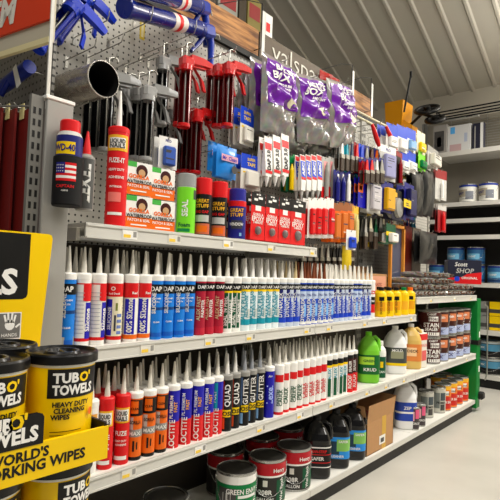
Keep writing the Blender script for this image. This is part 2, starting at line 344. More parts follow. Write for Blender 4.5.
# brown and cream nozzled versions for coloured caulks on the middle shelf
NB = {'a': tube_proto('caulk_tube', 'caulk tube', SP['dyna'], nozc=(208, 186, 140)), 'b': tube_proto('caulk_tube', 'caulk tube', SP['dyn2'], nozc=(120, 62, 34))}
def tube_row(z, shelfname, picks, rows=3, pitch=.0505):
    """picks: list of (u, kind) of the front tubes"""
    cnt = {}; X0 = XF - .036; X_ = X0
    tot = {}
    for u_, k in picks: tot[k] = tot.get(k, 0) + 1
    lastY = -9
    for u_, k in picks:
        y = max(YA(u_, X0, z + .1), lastY + .0497); lastY = y
        i = cnt.get(k, 0); cnt[k] = i + 1
        who = KIND[k] + (', %s of %d from the left' % (ordw(i), tot[k]) if tot[k] > 1 else '')
        src = PR[k]
        if z == ZM and k == 'dyna' and 288 < u_ < 304: src = NB['a']
        if z == ZM and k in ('dyna', 'dyn2') and 304 <= u_ < 326: src = NB['b']
        j = random.uniform(-.12, .12)
        dup(src, (X0 + random.uniform(-.004, .002), y, z), -.55 + j, '%s, %s shelf front' % (who, shelfname), 'caulk tubes on the %s shelf' % shelfname)
        for rr in range(1, rows):
            if random.random() < .12 and rr > 1: continue
            dup(src, (X0 - .0525 * rr - random.uniform(0, .003), y + random.uniform(-.0002, .0002), z), -.5 + random.uniform(-.4, .4),
                '%s%s tube %s behind that one, %s shelf' % ('', KIND[k].replace(' tube', '').split(' with')[0], 'directly' if rr == 1 else 'two places', shelfname) if False else
                '%s, %s column from left, %s row back, %s shelf' % (' '.join(KIND[k].split(' with')[0].split()[:5]), ordw(picks.index((u_, k))), ORD[rr], shelfname), 'caulk tubes behind the front row, %s shelf' % shelfname)
def seq(u0, u1, z, kindfn, pitch=.0502):
    out = []; X0 = XF - .036; y = YA(u0, X0, z + .1); y1 = YA(u1, X0, z + .1)
    while y <= y1 + .001:
        u_ = UP((X0, y, z + .1))[0]; out.append((round(u_, 2), kindfn(u_))); y += pitch
    return out
def midkind(u):
    for lim, k in ((75, 'blue'), (104, 'titeside'), (122, 'cream'), (149, 'sil'), (197, 'blue'), (219, 'maroon'), (238, 'green'), (279, 'teal')):
        if u < lim: return k
    if u > 367: return 'rw'
    return 'dyn2' if int(u / 9) % 3 == 0 else 'dyna'
mid = [(67, 'blue'), (82, 'titeside'), (97, 'titeside'), (115, 'cream'), (131, 'sil')] + seq(143.5, 374, ZM, midkind)
tube_row(ZM, 'middle', mid, 3)
low = [(90, 'wnails'), (106, 'nails'), (122, 'nails'), (135, 'gor'), (148, 'gor'), (160, 'gor'), (173, 'loc')]
def lowkind(u):
    for lim, k in ((209, 'loc'), (218, 'loct'), (236, 'quad'), (264, 'gut'), (274, 'lex'), (301, 'wred'), (324, 'wred2'), (344, 'grw')):
        if u < lim: return k
    return 'blr'
low += [(185, 'loc'), (197, 'loc'), (207.5, 'loc'), (217, 'loct'), (226, 'quad'), (234, 'quad'), (243.5, 'gut'), (251.5, 'gut'), (259.5, 'gut'), (268.5, 'lex')]
low += seq(278, 356, ZL, lowkind, .0515)
tube_row(ZL, 'lower', low, 3)

# ------------------------------------------------------------------ bottles and cans
def lab_can(name, cat, r, h, spec, lid='lgrey', bail=True, n=32, parts=('can_body', 'lid')):
    t = thing(name, cat=cat); m = MB(); metal = mat((176, 176, 172), .25, .85)
    base = spec.get('base', 'white')
    m.lathe([(r * .97, 0, metal), (r, .004, metal), (r, .01, base), (r, h - .012, metal), (r * 1.015, h - .009, metal), (r * 1.015, h - .002, metal), (r * .96, h, metal), (r * .93, h - .006, metal), (.001, h - .006, metal)], n)
    for (z0, z1, c) in spec.get('bands', ()): m.patch(r, 0, 360, z0 * h, z1 * h, c, n, 1)
    for i, (a0, a1, z0, z1, c) in enumerate(spec.get('patches', ())): m.patch(r, a0, a1, z0 * h, z1 * h, c, None, 2 + .4 * i)
    for tx in spec.get('texts', ()):
        s, a, z, hh, c, v = tx[:6]
        m.ctext(s, r, a, z * h, hh, c, v, lay=6, maxw=(h * .8 if v else r * 1.7), bold=.03)
    m.build(parts[0], t)
    lm = M_(lid) if not isinstance(lid, str) or lid != 'lgrey' else mat((150, 150, 146), .3, .8)
    MB().lathe([(r * .9, h - .0055, lm), (r * .9, h - .001, lm), (r * .84, h - .001, lm), (r * .82, h - .0045, lm), (.001, h - .004, lm)], n).build(parts[1], t)
    if bail:
        w_ = MB(); pts = [(r * 1.02 * math.cos(a) * 0, r * 1.04 * math.cos(a), h * .82 - abs(math.sin(a)) * h * .62) for a in [PI * k / 12 for k in range(13)]]
        pts = [(math.sqrt(max(0, (r * 1.04) ** 2 - p[1] ** 2)) * 1.0, p[1], p[2]) for p in pts]
        w_.tube(pts, .0014, metal, 6)
        for s in (-1, 1): w_.box((-.006, s * r * .995, h * .8), (.006, s * r * 1.05, h * .86), metal)
        w_.build('bail_handle', t)
    return t
CANS = dict(
 grn=dict(base='green', bands=[(.78, .95, W)], patches=[(-70, 70, .18, .74, 'green'), (-60, -5, .15, .7, 'dgrey'), (-45, -20, .3, .6, 'lgrey'), (0, 60, .5, .56, W)], texts=[('GREEN ENVY', 15, .64, .02, W, False), ('Remover', 15, .4, .026, W, False), ('WOOD', 20, .26, .014, W, False)]),
 red=dict(base=(44, 42, 38), bands=[(.66, .93, (180, 22, 34)), (.62, .66, W)], patches=[(-18, -4, .42, .56, 'offwhite'), (25, 80, .08, .56, 'dgreen')], texts=[('Henry', 34, .78, .017, W, False), ('208R', -10, .3, .02, W, False), ('Wet Patch', 42, .34, .016, W, True), ('GALLON', -12, .14, .014, W, False)]),
 drk=dict(base=(44, 42, 38), bands=[(.7, .9, (180, 22, 34))]),
 stain=dict(base='dbrown', patches=[(-60, 60, .1, .95, (70, 22, 18)), (-20, 50, .08, .2, W), (-10, 40, .62, .8, W)], texts=[('RESTORE', 5, .7, .016, 'dbrown', False), ('STAIN', 5, .48, .03, W, False), ('SEALER', 5, .32, .02, W, False), ('CABOT', 5, .88, .014, W, False)]),
 deck=dict(base=(62, 26, 18), patches=[(-70, -25, .3, .95, (120, 56, 34)), (5, 50, .55, .85, (206, 120, 76)), (-30, 60, .06, .34, (168, 180, 214)), (-60, -20, .45, .62, (236, 150, 30))], texts=[('DECK', -10, .2, .024, 'navy', False), ('Stain', 10, .74, .02, W, False)]),
 thomp=dict(base=(226, 120, 30), bands=[(.8, .95, 'gold')], patches=[(-30, 60, .1, .55, (196, 40, 28)), (-25, 30, .6, .76, W)], texts=[('WATER SEAL', 5, .35, .018, W, False), ('Wood', 5, .67, .016, 'black', False)]),
 wht=dict(base=(190, 188, 176), patches=[(-60, -5, .2, .8, (110, 116, 112)), (0, 50, .5, .8, (70, 80, 84)), (0, 40, .12, .35, 'dgrey')], texts=[('PRIMER', 10, .42, .016, 'black', False)]),
 pnk=dict(base=(70, 62, 64), patches=[(0, 50, .5, .9, (226, 90, 130)), (-60, -10, .4, .8, (230, 170, 180))], texts=[('GROUT', 20, .3, .014, W, False)]),
 blu=dict(base=(44, 96, 140), bands=[(.84, .97, (20, 40, 110)), (.08, .2, (24, 50, 90))], patches=[(-60, 40, .3, .62, (110, 170, 200))], texts=[('PAINT', -10, .46, .02, W, False)]),
 whb=dict(base=(222, 220, 210), bands=[(.84, .98, (28, 52, 140))], patches=[(-70, 10, .3, .7, (170, 160, 140)), (0, 50, .15, .6, (120, 124, 132))], texts=[('PAINT', -40, .5, .026, 'navy', False)]),
 tubb=dict(base='black', bands=[(.4, .8, (70, 130, 160)), (.84, .97, (160, 170, 170))], texts=[('READY MIX', -50, .6, .02, W, False)]))
CP = {}
def can(kind, r=.083, h=.19, name='paint_can', cat='paint can', lid='lgrey', bail=True):
    k = (kind, r, h, name)
    if k not in CP: CP[k] = lab_can(name, cat, r, h, CANS[kind], lid, bail)
    return CP[k]
BG = 'cans and jugs on the bottom shelf'
def put(proto, X, u, z, rz, label, group=None, zc=.1):
    y = YA(u, X, z + zc); return dup(proto, (X, y, z), rz, label, group)
dk = mat((60, 58, 54), .35, .5)
put(can('drk', lid=dk), -1.40, 165, ZB, -.6, 'dark-lidded paint can at the frame bottom, nearest on the bottom shelf', BG)
put(can('grn', lid=dk), -1.40, 236, ZB, -.75, 'green and white paint can on the bottom shelf beside red-banded cans', BG)
put(can('red', lid=dk), -1.40, 267, ZB, -.8, 'dark paint can with red band beside the green and white can', BG)
put(can('red', lid=dk), -1.395, 293.5, ZB, -.85, 'dark paint can with red band directly left of the black jugs', BG)
for i, u_ in enumerate((225, 262, 288)):
    put(can('red', lid=dk), -1.585, u_, ZB, -.6, '%s red-banded can in shade behind the front paint cans' % ['nearest', 'middle', 'farthest'][i], BG)
def jug_proto(color, label, cap, handle=True, r=.072, h=.29, name='jug', sq=1.5, labz=(.18, .56)):
    t = thing(name, cat='jug'); cm_ = mat(color, .22, coat=.4) if isinstance(color, str) else mat(color, .3)
    m = MB(); m.lathe([(r * .88, 0, cm_), (r * .98, .008, cm_), (r, .02, cm_), (r, h * .56, cm_), (r * .97, h * .64, cm_), (r * .84, h * .74, cm_), (r * .6, h * .84, cm_), (r * .34, h * .9, cm_), (r * .25, h * .93, cm_), (r * .25, h * .96, cm_)], 28, sq); m.build('jug_body', t)
    l = MB(); z0, z1 = labz; n = 28
    for (a0, a1, q0, q1, c) in label['patches']:
        k = max(2, int((a1 - a0) / 9)); vs = []
        for i in range(k + 1):
            a = math.radians(a0 + (a1 - a0) * i / k); c_, d_ = math.cos(a), math.sin(a); q = 1 / (abs(c_) ** (2 + sq) + abs(d_) ** (2 + sq)) ** (1 / (2 + sq)); rr = (r + .0008 + (.0006 if c != label['patches'][0][4] else 0)) * q
            vs += [(rr * c_, rr * d_, h * (z0 + (z1 - z0) * q0)), (rr * c_, rr * d_, h * (z0 + (z1 - z0) * q1))]
        l.add(vs, [(2 * i, 2 * i + 2, 2 * i + 3, 2 * i + 1) for i in range(k)], c, True)
    for (s, yy, q, hh, c) in label['texts']: 
        gv, gf, gw = glyphs(s, .03); sx = min(hh, r * 1.15 / gw); pv = []
        for x, y in gv:
            a = math.radians(yy) + x * sx / r; c_, d_ = math.cos(a), math.sin(a); qq = (r + .0022) / (abs(c_) ** (2 + sq) + abs(d_) ** (2 + sq)) ** (1 / (2 + sq)); pv.append((qq * c_, qq * d_, h * (z0 + (z1 - z0) * q) + (y - .5) * hh))
        l.add(pv, gf, c)
    l.build('label', t)
    MB().lathe([(r * .3, h * .93, cap), (r * .3, h * .995, cap), (r * .27, h, cap)], 16).build('cap', t)
    if handle:
        MB().tube([(0, r * .3, h * .88), (0, r * .62, h * .9), (0, r * .93, h * .84), (0, r * 1.0, h * .74), (0, r * .98, h * .62)], [.009, .011, .011, .011, .012], cm_, 10).build('handle', t)
    return t
BJ = jug_proto('black', dict(patches=[(-80, 80, 0, 1, 'black'), (-80, 80, .9, .95, W), (-80, 80, .05, .09, W), (-80, 80, .6, .63, 'red'), (-80, 80, .25, .28, 'red')], texts=[('CLEAN-STRIP', 0, .76, .014, 'red'), ('SAFER', 0, .45, .016, W)]), 'black')
BJ2 = jug_proto('black', dict(patches=[(-80, 80, 0, 1, (36, 140, 220)), (0, 60, .35, .9, (130, 190, 90)), (-25, 10, .2, .8, (30, 60, 80))], texts=[('SAFER', 25, .8, .012, W), ('CLEANER', 0, .12, .012, W)]), 'black')
put(BJ, -1.39, 316, ZB, -.9, 'black jug with red and white print, nearest of the black jugs', BG)
put(BJ2, -1.39, 335.5, ZB, -.95, 'black jug with blue and green label between two other black jugs', BG)
put(BJ2, -1.385, 352, ZB, -.95, 'black jug with blue label pressed against the cardboard box', BG)

# cardboard box on the bottom shelf
cb = mat((188, 142, 96), .8, noise=.15, scale=60)
def open_box(name, x0, x1, y0, y1, z0, h, label, flap=.07):
    t = thing(name, ((x0 + x1) / 2, (y0 + y1) / 2, z0), 0, label, 'cardboard box'); a, c = (x1 - x0) / 2, (y1 - y0) / 2; th = .004; m = MB()
    m.box((-a, -c, 0), (a, c, th), cb); m.box((-a, -c, 0), (-a + th, c, h), cb); m.box((a - th, -c, 0), (a, c, h), cb); m.box((-a, -c, 0), (a, -c + th, h), cb); m.box((-a, c - th, 0), (a, c, h), cb)
    m.build('carton', t)
    for s in (-1, 1):
        f = MB(); f.add([(-a, s * c, h), (a, s * c, h), (a, s * (c + flap * .35), h + flap), (-a, s * (c + flap * .35), h + flap)], [(0, 1, 2, 3)], cb)
        f.add([(-a, s * c - s * .003, h), (a, s * c - s * .003, h), (a, s * (c + flap * .35) - s * .003, h + flap), (-a, s * (c + flap * .35) - s * .003, h + flap)], [(3, 2, 1, 0)], cb); f.build('flap', t)
    f = MB(); f.add([(a, -c, h), (a, c, h), (a + .012, c, h + flap), (a + .012, -c, h + flap)], [(0, 1, 2, 3)], cb); f.add([(a - .003, -c, h), (a - .003, c, h), (a + .009, c, h + flap), (a + .009, -c, h + flap)], [(3, 2, 1, 0)], cb); f.build('flap', t)
    return t, a, c
ya, yb = YA(367, -1.315, .15), YA(393.5, -1.315, .15)
t, a, c = open_box('cardboard_box', -1.56, -1.318, ya, yb, ZB, .18, 'open brown cardboard box with yellow tape on the bottom shelf', .1)
l = MB(); l.rect(a + .001, c * .1, c * .4, .0, .25, mat((206, 160, 40), .3)); l.rect(a + .0135, c * .1, c * .4, .17, .25, mat((206, 160, 40), .3)) if False else None
l.build('packing_tape', t)
l = MB(); l.rect(a + .0015, -c * .1, c * .35, .03, .08, W); l.rect(a + .002, 0, c * .25, .04, .065, 'dgrey'); l.build('shipping_label', t)
m = MB(); m.box((-a + .01, -c + .01, .01), (a - .01, c - .01, .16), (150, 60, 40) and mat((150, 60, 44), .7)); tag(m.build('carton_contents'), 'red packs lying inside the open cardboard box', 'packs').location = t.location

WB = jug_proto((232, 232, 230), dict(patches=[(-70, 70, 0, 1, (40, 70, 170)), (-70, 70, .4, .5, W)], texts=[('ZEP', 0, .7, .02, W)]), 'white', r=.072, h=.32)
put(WB, -1.405, 404.5, ZB, -.9, 'white jug with blue label behind the cardboard box', BG)
for i, (X, u_, k, r_, h_, lb) in enumerate(((-1.34, 414, 'pnk', .034, .15, 'small dark can with pink label, left of its twin'), (-1.34, 420.5, 'pnk', .034, .15, 'small dark can with pink label, right of its twin'),
        (-1.40, 426, 'wht', .054, .19, 'grey-white can on the bottom shelf beside the small pink-labelled cans'), (-1.385, 438, 'wht', .054, .19, 'second grey-white can on the bottom shelf, nearer the orange cans'))):
    put(can(k, r_, h_, bail=False), X, u_, ZB, -.9, lb, BG)
X_ = -1.385
for i, u_ in enumerate([UP((-1.385, yy, ZB + .1))[0] for yy in (3.96, 4.1, 4.24, 4.38)]):
    put(can('thomp', .062, .2, bail=False), X_, u_, ZB, -.95, 'orange and yellow wood sealer can, %s from the left on the bottom shelf' % ordw(i), 'orange wood sealer cans')
    put(can('thomp', .062, .2, bail=False), X_ - .135, u_ - 4, ZB, -.95, 'orange wood sealer can standing behind the %s front one' % ordw(i), 'orange wood sealer cans')

# lower shelf, right part
GJ = jug_proto((120, 200, 50), dict(patches=[(-80, 80, 0, 1, (14, 100, 40)), (-60, 20, .5, .9, (170, 220, 60))], texts=[('KRUD', 0, .25, .018, W), ('GREEN', -5, .7, .014, 'dgreen')]), 'lime', r=.062, h=.29)
put(GJ, -1.385, 368, ZL, -.9, 'bright lime green jug on the lower shelf beside the caulk tubes', 'jugs on the lower shelf')
def bottle_proto(color, spec, cap, r=.033, h=.25, name='bottle', cat='bottle'):
    t = thing(name, cat=cat); m = MB(); m.lathe([(r * .9, 0, color), (r, .006, color), (r, h * .72, color), (r * .9, h * .8, color), (r * .45, h * .88, color), (r * .4, h * .9, color)], 20)
    for i, (a0, a1, z0, z1, c) in enumerate(spec.get('patches', ())): m.patch(r, a0, a1, z0 * h, z1 * h, c, None, 2 + .4 * i)
    for (s, a, z, hh, c, v) in spec.get('texts', ()): m.ctext(s, r, a, z * h, hh, c, v, lay=5, maxw=(h * .5 if v else r * 1.6))
    m.build('bottle_body', t); MB().lathe([(r * .5, h * .89, cap), (r * .5, h * .99, cap), (r * .4, h, cap)], 14).build('cap', t); return t
put(bottle_proto('white', dict(patches=[(-70, 60, .1, .62, 'dgreen'), (-10, 20, .35, .5, 'yellow')], texts=[('CLEAN', -10, .25, .014, W, False)]), 'white', .034, .235), -1.345, 380, ZL, -.9, 'white bottle with green label between the lime jug and white jug', 'jugs on the lower shelf')
WJ = jug_proto((236, 236, 232), dict(patches=[(-70, 70, 0, 1, (70, 74, 70)), (-70, 70, 0, .15, 'yellow'), (-30, 30, .4, .8, (150, 150, 120))], texts=[('MOLD', 0, .85, .016, W)]), 'white', r=.07, h=.3)
put(WJ, -1.40, 394.5, ZL, -.9, 'white jug with dark and yellow label on the lower shelf', 'jugs on the lower shelf')
put(jug_proto((214, 178, 96), dict(patches=[(-70, 70, 0, 1, (220, 130, 60)), (-40, 20, .3, .8, (240, 200, 150))], texts=[('DECK', 0, .6, .018, 'dbrown')]), 'white', r=.068, h=.3), -1.40, 410.5, ZL, -.95, 'amber jug with orange label beside the white jug', 'jugs on the lower shelf')
t = thing('cleaner_can', (-1.36, YA(420, -1.36, .6), ZL), -.1, 'tall white oblong can with red top beside the brown stain cans', 'can')
m = MB().box((-.03, -.045, 0), (.03, .045, .24), 'offwhite', .006); m.box((-.0306, -.0456, .19), (.0306, .0456, .232), 'red'); m.rect(.0312, -.03, .03, .05, .12, (206, 60, 60) and mat((214, 90, 90))); m.ptext('XYLOL', .0315, 0, .155, .018, 'red'); m.add([(-.02, -.0457, .05), (.02, -.0457, .05), (.02, -.0457, .15), (-.02, -.0457, .15)], [(0, 1, 2, 3)], mat((214, 120, 110))); m.build('can_body', t)
MB().lathe([(.012, .24, W), (.012, .258, W), (.01, .26, W)], 12).M
c2 = MB(); c2.M = T(0, .02, 0); c2.lathe([(.012, .24, W), (.012, .258, W), (.01, .26, W)], 12); c2.build('cap', t)

GS = 'stacked stain cans on the lower shelf'
y = max(YA(428.5, -1.395, .6), 3.4)
ys = []; k = 0
while y + .08 < 4.48: ys.append(y); y += .172
for lvl in range(2):
    for k, y in enumerate(ys):
        if lvl == 1 and k > 4: continue
        kind = 'stain' if k == 0 else 'deck'
        dup(can(kind, .083, .19), (-1.395, y, ZL + lvl * .1905), -.95 + random.uniform(-.15, .15), '%s stain can, %s from left in the %s tier, lower shelf' % ('dark brown' if k == 0 else 'copper and grey', ordw(k), ['lower', 'upper'][lvl]), GS)
for k, y in enumerate(ys[:5]):
    dup(can('stain', .083, .19), (-1.575, y, ZL), -.9, 'dark brown stain can in the back row, %s from the left' % ordw(k), GS)

# yellow bottles at the end of the middle shelf
YB = bottle_proto('yellow', dict(patches=[(-60, 40, .2, .5, (230, 160, 20)), (-30, 20, .55, .68, 'black')], texts=[('GOO GONE', -10, .35, .012, 'black', True)]), 'black', .034, .175)
YO = bottle_proto('yellow', dict(patches=[(-60, 40, .2, .5, (230, 160, 20)), (-30, 20, .55, .68, 'black')]), 'orange', .034, .175); YG = bottle_proto('yellow', dict(patches=[(-60, 40, .2, .5, 'gold')]), 'green', .034, .175)
for i, u_ in enumerate((381, 388.5, 396, 403.5, 410)):
    put((YB, YB, YB, YG, YO)[i], -1.34, u_, ZM, -.9, 'yellow bottle with %s cap, %s from the left at the middle shelf end' % (('black', 'black', 'black', 'green', 'orange')[i], ordw(i)), 'yellow bottles at the middle shelf end')
    put(YB, -1.415, u_ - 2, ZM, -.9, 'yellow bottle standing behind the %s of the yellow bottles' % ordw(i), 'yellow bottles at the middle shelf end')

# ------------------------------------------------------------------ top shelf
t = tube_proto('adhesive_tube', 'adhesive tube', dict(base='red', foot='red', patches=[(-75, 55, .8, .97, 'gold'), (-58, 36, .83, .94, W), (-50, 30, .12, .15, W), (-50, 20, .26, .36, (236, 120, 110))], texts=[('LIQUID', -10, .905, .013, 'black', False), ('NAILS', -10, .855, .013, 'black', False), ('FUZE-IT', -10, .7, .015, W, False), ('HEAVY DUTY', -10, .6, .008, W, False), ('ADHESIVE', -10, .52, .008, W, False), ('INTERIOR', -10, .42, .006, W, False)]), r=.0325, h=.315, noz=.12, collar='red', nozc='white')
put(t, -1.345, 116, ZT, -.5, 'tall red adhesive tube with gold label, standing on the top shelf')
zl = PX(86, 211, -1.32).z
t = thing('sealant_tube', (-1.32, YA(85.5, -1.32, 1.35), zl), -.45, 'slim clear sealant tube with large white sideways letters beside the tall red tube', 'sealant tube')
m = MB().lathe([(.024, 0, 'grey'), (.025, .01, 'grey'), (.025, .155, 'grey'), (.015, .165, 'grey')], 18); m.patch(.025, -70, 60, .005, .15, (84, 84, 82), None, 1); m.ctext('LEXEL', .025, -12, .078, .03, W, True, lay=4, bold=.06); m.build('cartridge', t)
MB().lathe([(.013, .16, 'red'), (.011, .18, 'red'), (.003, .235, 'red')], 12).build('nozzle', t)
yl_ = t.location.y
# boxes of wood filler
def box_thing(name, label, cat, X, u, z, dy, dz, dx, rz, deco, base, group=None, zc=None):
    y = YA(u, X, z + dz / 2); t = thing(name, (X, y, z), rz, label, cat, group)
    m = MB().box((-dx, -dy / 2, 0), (0, dy / 2, dz), base, .001); deco(m, dy, dz); m.build('box', t); return t
def gordeco(m, dy, dz):
    x = .0004
    m.rect(x, -dy / 2, dy / 2, .0, dz * .36, 'orange'); m.rect(x, -dy / 2, -dy * .1, dz * .84, dz, (60, 160, 60) and mat((70, 170, 70)))
    m.disc(x * 2, dy * .1, dz * .74, dy * .22, 'dbrown'); m.disc(x * 3, dy * .1, dz * .68, dy * .13, 'tan'); m.ptext('GORILLA', x * 4, 0, dz * .56, .013, 'orange', maxw=dy * .9, bold=.05); m.ptext('WATERPROOF', x * 4, 0, dz * .4, .012, 'black', maxw=dy * .95, bold=.04); m.ptext('PATCH & SEAL', x * 4, 0, dz * .27, .009, W, maxw=dy * .9); m.rect(x * 3, -dy * .3, dy * .3, dz * .1, dz * .14, W)
    # the side seen from the near end
    m.add([(-.05, -dy / 2 - .0005, 0), (0, -dy / 2 - .0005, 0), (0, -dy / 2 - .0005, dz * .36), (-.05, -dy / 2 - .0005, dz * .36)], [(0, 1, 2, 3)], 'orange')
for i, (u_, z, lb) in enumerate(((139, ZT, 'lower left'), (139, ZT + .109, 'upper left'), (163, ZT, 'lower right'), (163, ZT + .109, 'upper right'))):
    box_thing('tape_box', 'white and orange patch tape box, %s of the four stacked on the top shelf' % lb, 'box', -1.32 - (.0 if i < 2 else .01), u_, z, .096, .106, .075, -.12, gordeco, W, 'stacked orange and white boxes')
# spray cans
def spray(name, cat, color, spec, cap, r=.033, h=.2, capr=1.0, caph=.05, shoulder='lgrey'):
    t = thing(name, cat=cat); m = MB(); m.lathe([(r * .95, 0, 'lgrey'), (r, .005, color), (r, h, shoulder), (r * .8, h + .012, shoulder), (r * .55, h + .016, shoulder)], 24)
    for (z0, z1, c) in spec.get('bands', ()): m.patch(r, 0, 360, z0 * h, z1 * h, c, 24, 1)
    for i, (a0, a1, z0, z1, c) in enumerate(spec.get('patches', ())): m.patch(r, a0, a1, z0 * h, z1 * h, c, None, 2 + .4 * i)
    for (s, a, z, hh, c, v) in spec.get('texts', ()): m.ctext(s, r, a, z * h, hh, c, v, lay=5, maxw=(h * .7 if v else r * 1.6), bold=.04)
    m.build('can_body', t); MB().lathe([(r * capr, h + .002, cap), (r * capr, h + caph - .004, cap), (r * capr * .9, h + caph, cap)], 20).build('cap', t); return t
t = spray('foam_can', 'spray can', 'lime', dict(texts=[('SEAL', -15, .55, .02, W, True), ('Foam', -15, .2, .014, 'dgreen', False)], patches=[(40, 80, .75, .95, (60, 70, 60)), (-60, 20, .05, .12, 'green')]), mat((150, 152, 150), .25), .034, .168, 1.0, .05)
put(t, -1.345, 186, ZT, -.6, 'lime green spray can with grey cap on the top shelf')
FC = spray('foam_can', 'spray can', 'black', dict(patches=[(-70, 50, .05, .3, (200, 100, 70)), (-60, 40, .34, .5, 'lgrey'), (-50, 30, .1, .25, 'orange')], texts=[('GREAT', -10, .84, .013, 'gold', False), ('STUFF', -10, .72, .013, 'gold', False), ('BIG GAP', -10, .58, .01, 'red', False)]), 'red', .031, .155, 1.02, .062, 'red')
put(FC, -1.345, 203, ZT, -.7, 'black foam can with red cap beside the lime green can', 'red-capped foam cans')
put(FC, -1.345, 219, ZT, -.7, 'black foam can with red cap beside the blue foam can', 'red-capped foam cans')
for u_ in (209, 225): put(FC, -1.43, u_, ZT, -.7, 'red-capped foam can in the second row behind the %s front one' % ('left' if u_ == 209 else 'right'), 'red-capped foam cans')
m_ = spray('foam_can', 'spray can', 'navy', dict(bands=[(.86, 1.0, 'red')], texts=[('GREAT', -10, .76, .014, 'gold', False), ('STUFF', -10, .64, .014, 'gold', False), ('WINDOW', -10, .4, .012, W, False)], patches=[(-45, 30, .28, .5, (60, 60, 70)), (10, 25, .1, .18, 'lblue')]), (40, 40, 140), .036, .155, .95, .05, 'navy')
put(m_, -1.345, 237, ZT, -.7, 'dark blue foam can with red band at the end of the spray cans')

# ------------------------------------------------------------------ things hung on the pegboard
metal = mat((170, 168, 160), .3, .8)
def hook(X, y, z, label, up=.02):
    m = MB(); m.tube([(XB + .002, y, z), (XB + .01, y, z), (X - .004, y, z), (X + .006, y, z + up * .5), (X + .006, y, z + up)], .0022, metal, 6); m.box((XB + .0005, y - .006, z - .03), (XB + .003, y + .006, z + .012), metal)
    return tag(m.build('peg_hook'), label, 'hook', 'hooks on the pegboard')
def pack(name, cat, label, u, vt, vb, wpx, X, base, blister='box', item='grey', text=None, tc='white', head=None, headc=None, n=1, group=None, dx=.03, stripes=(), behind=None, hk=True, lean=0):
    a, b_ = PX(u, vt, X), PX(u, vb, X); zt, zb = a.z, b_.z; y = (a.y + b_.y) / 2
    zm = (zt + zb) / 2; vm = (vt + vb) / 2
    wd = PX(u + wpx / 2, vm, X).y - PX(u - wpx / 2, vm, X).y; h = zt - zb
    t = thing(name, (X, y, zt), 0 if blister == 'small' else random.uniform(-.16, .1), label, cat, group)
    m = MB(); c = mat(base, .35) if isinstance(base, str) else mat(base, .35)
    m.box((-.0012, -wd / 2, -h), (0, wd / 2, 0), c)
    if head: m.rect(.0004, -wd / 2, wd / 2, -h * head, 0, headc)
    for (y0, y1, z0, z1, cc) in stripes: m.rect(.0007, wd * (y0 - .5), wd * (y1 - .5), -h * z1, -h * z0, cc)
    rn = random.Random(label)
    for k in range(5):
        y0 = -.42 + .1 * rn.random(); y1 = y0 + .25 + .5 * rn.random(); z0 = rn.uniform(.04, .95); m.rect(.0006 if not blister else dx * .7 + .0004, wd * y0 * .7, wd * y1 * .7, -h * z0 - .0025 - .004 * rn.random(), -h * z0, rn.choice(['dgrey', 'grey', 'offwhite', (60, 60, 90), 'dgrey', 'black'])) if blister in (None, 'box') and z0 > (head or .2) + .08 and z0 < .88 else None
    m.disc(.0009, 0, -.008, .0035, 'dgrey', n=8)
    if text:
        for (s, zz, hh) in text: m.ptext(s, .0011, 0, -h * zz, h * hh, tc, maxw=wd * .86, bold=.03)
    m.build('card', t)
    if blister:
        hh = head or .2; q = MB(); im = mat(item, .3)
        if blister == 'box': q.box((.0005, -wd * .32, -h * .92), (dx * .7, wd * .32, -h * (hh + .06)), im, .006)
        elif blister == 'tube': q.M = T(dx * .4, 0, -h * .95); q.lathe([(min(wd * .3, dx * .4), 0, im), (min(wd * .3, dx * .4), h * (.9 - hh) * .75, im), (.003, h * (.9 - hh), im)], 12)
        elif blister == 'brush':
            q.box((.001, -wd * .38, -h * .97), (dx * .5, wd * .38, -h * .6), mat((60, 46, 34), .6)); q.box((.0008, -wd * .4, -h * .6), (dx * .52, wd * .4, -h * .48), metal); q.loft([[(.002, -wd * .3, -h * .48), (dx * .4, -wd * .3, -h * .48), (dx * .4, wd * .3, -h * .48), (.002, wd * .3, -h * .48)], [(.004, -wd * .12, -h * .08), (dx * .3, -wd * .12, -h * .08), (dx * .3, wd * .12, -h * .08), (.004, wd * .12, -h * .08)]], im)
        elif blister == 'round': q.M = T(.001, 0, -h * (hh + .5 - hh * .5)) @ Matrix.Rotation(PI / 2, 4, 'Y'); q.lathe([(min(wd, h) * .36, 0, im), (min(wd, h) * .34, dx * .5, im), (min(wd, h) * .15, dx * .7, im)], 16)
        elif blister == 'small': q.M = T(.001, 0, -h * .8) @ Matrix.Rotation(PI / 2, 4, 'Y'); q.lathe([(wd * .2, 0, im), (wd * .18, .008, im), (wd * .1, .012, im)], 16)
        elif blister == 'two':
            for s in (-1, 1): q.M = T(dx * .4, s * wd * .2, -h * .93); q.lathe([(wd * .12, 0, im), (wd * .14, h * .4, im), (.004, h * .62, im)], 10)
        q.build('product', t)
    L0 = t['label']
    for k in range(1, n):
        dup(t, (X - dx * k - .004 * k, y, zt), random.uniform(-.12, .1), '%s, %s back on that hook' % (' '.join(L0.split()[:9]).rstrip(','), ORD[k]), group)
    if hk and X > XB + .05: hook(X, y, zt - .011, 'metal hook carrying the ' + ' '.join(L0.split()[:6]).rstrip(','))
    return t
FRESH_all = True
_dup = dup
def dup(root, loc, rz=0, label=None, group=None, rot=None):
    if root.get('label') and root.name not in FRESH: FRESH.add(root.name)
    return _dup(root, loc, rz, label, group, rot)

pack('small_tool_pack', 'blister pack', 'white card pack with blue tool behind the stacked orange boxes', 168, 137, 169, 17, -1.48, 'white', 'box', (60, 90, 170), [('PRO', .12, .08)], 'navy', .25, W, 2)
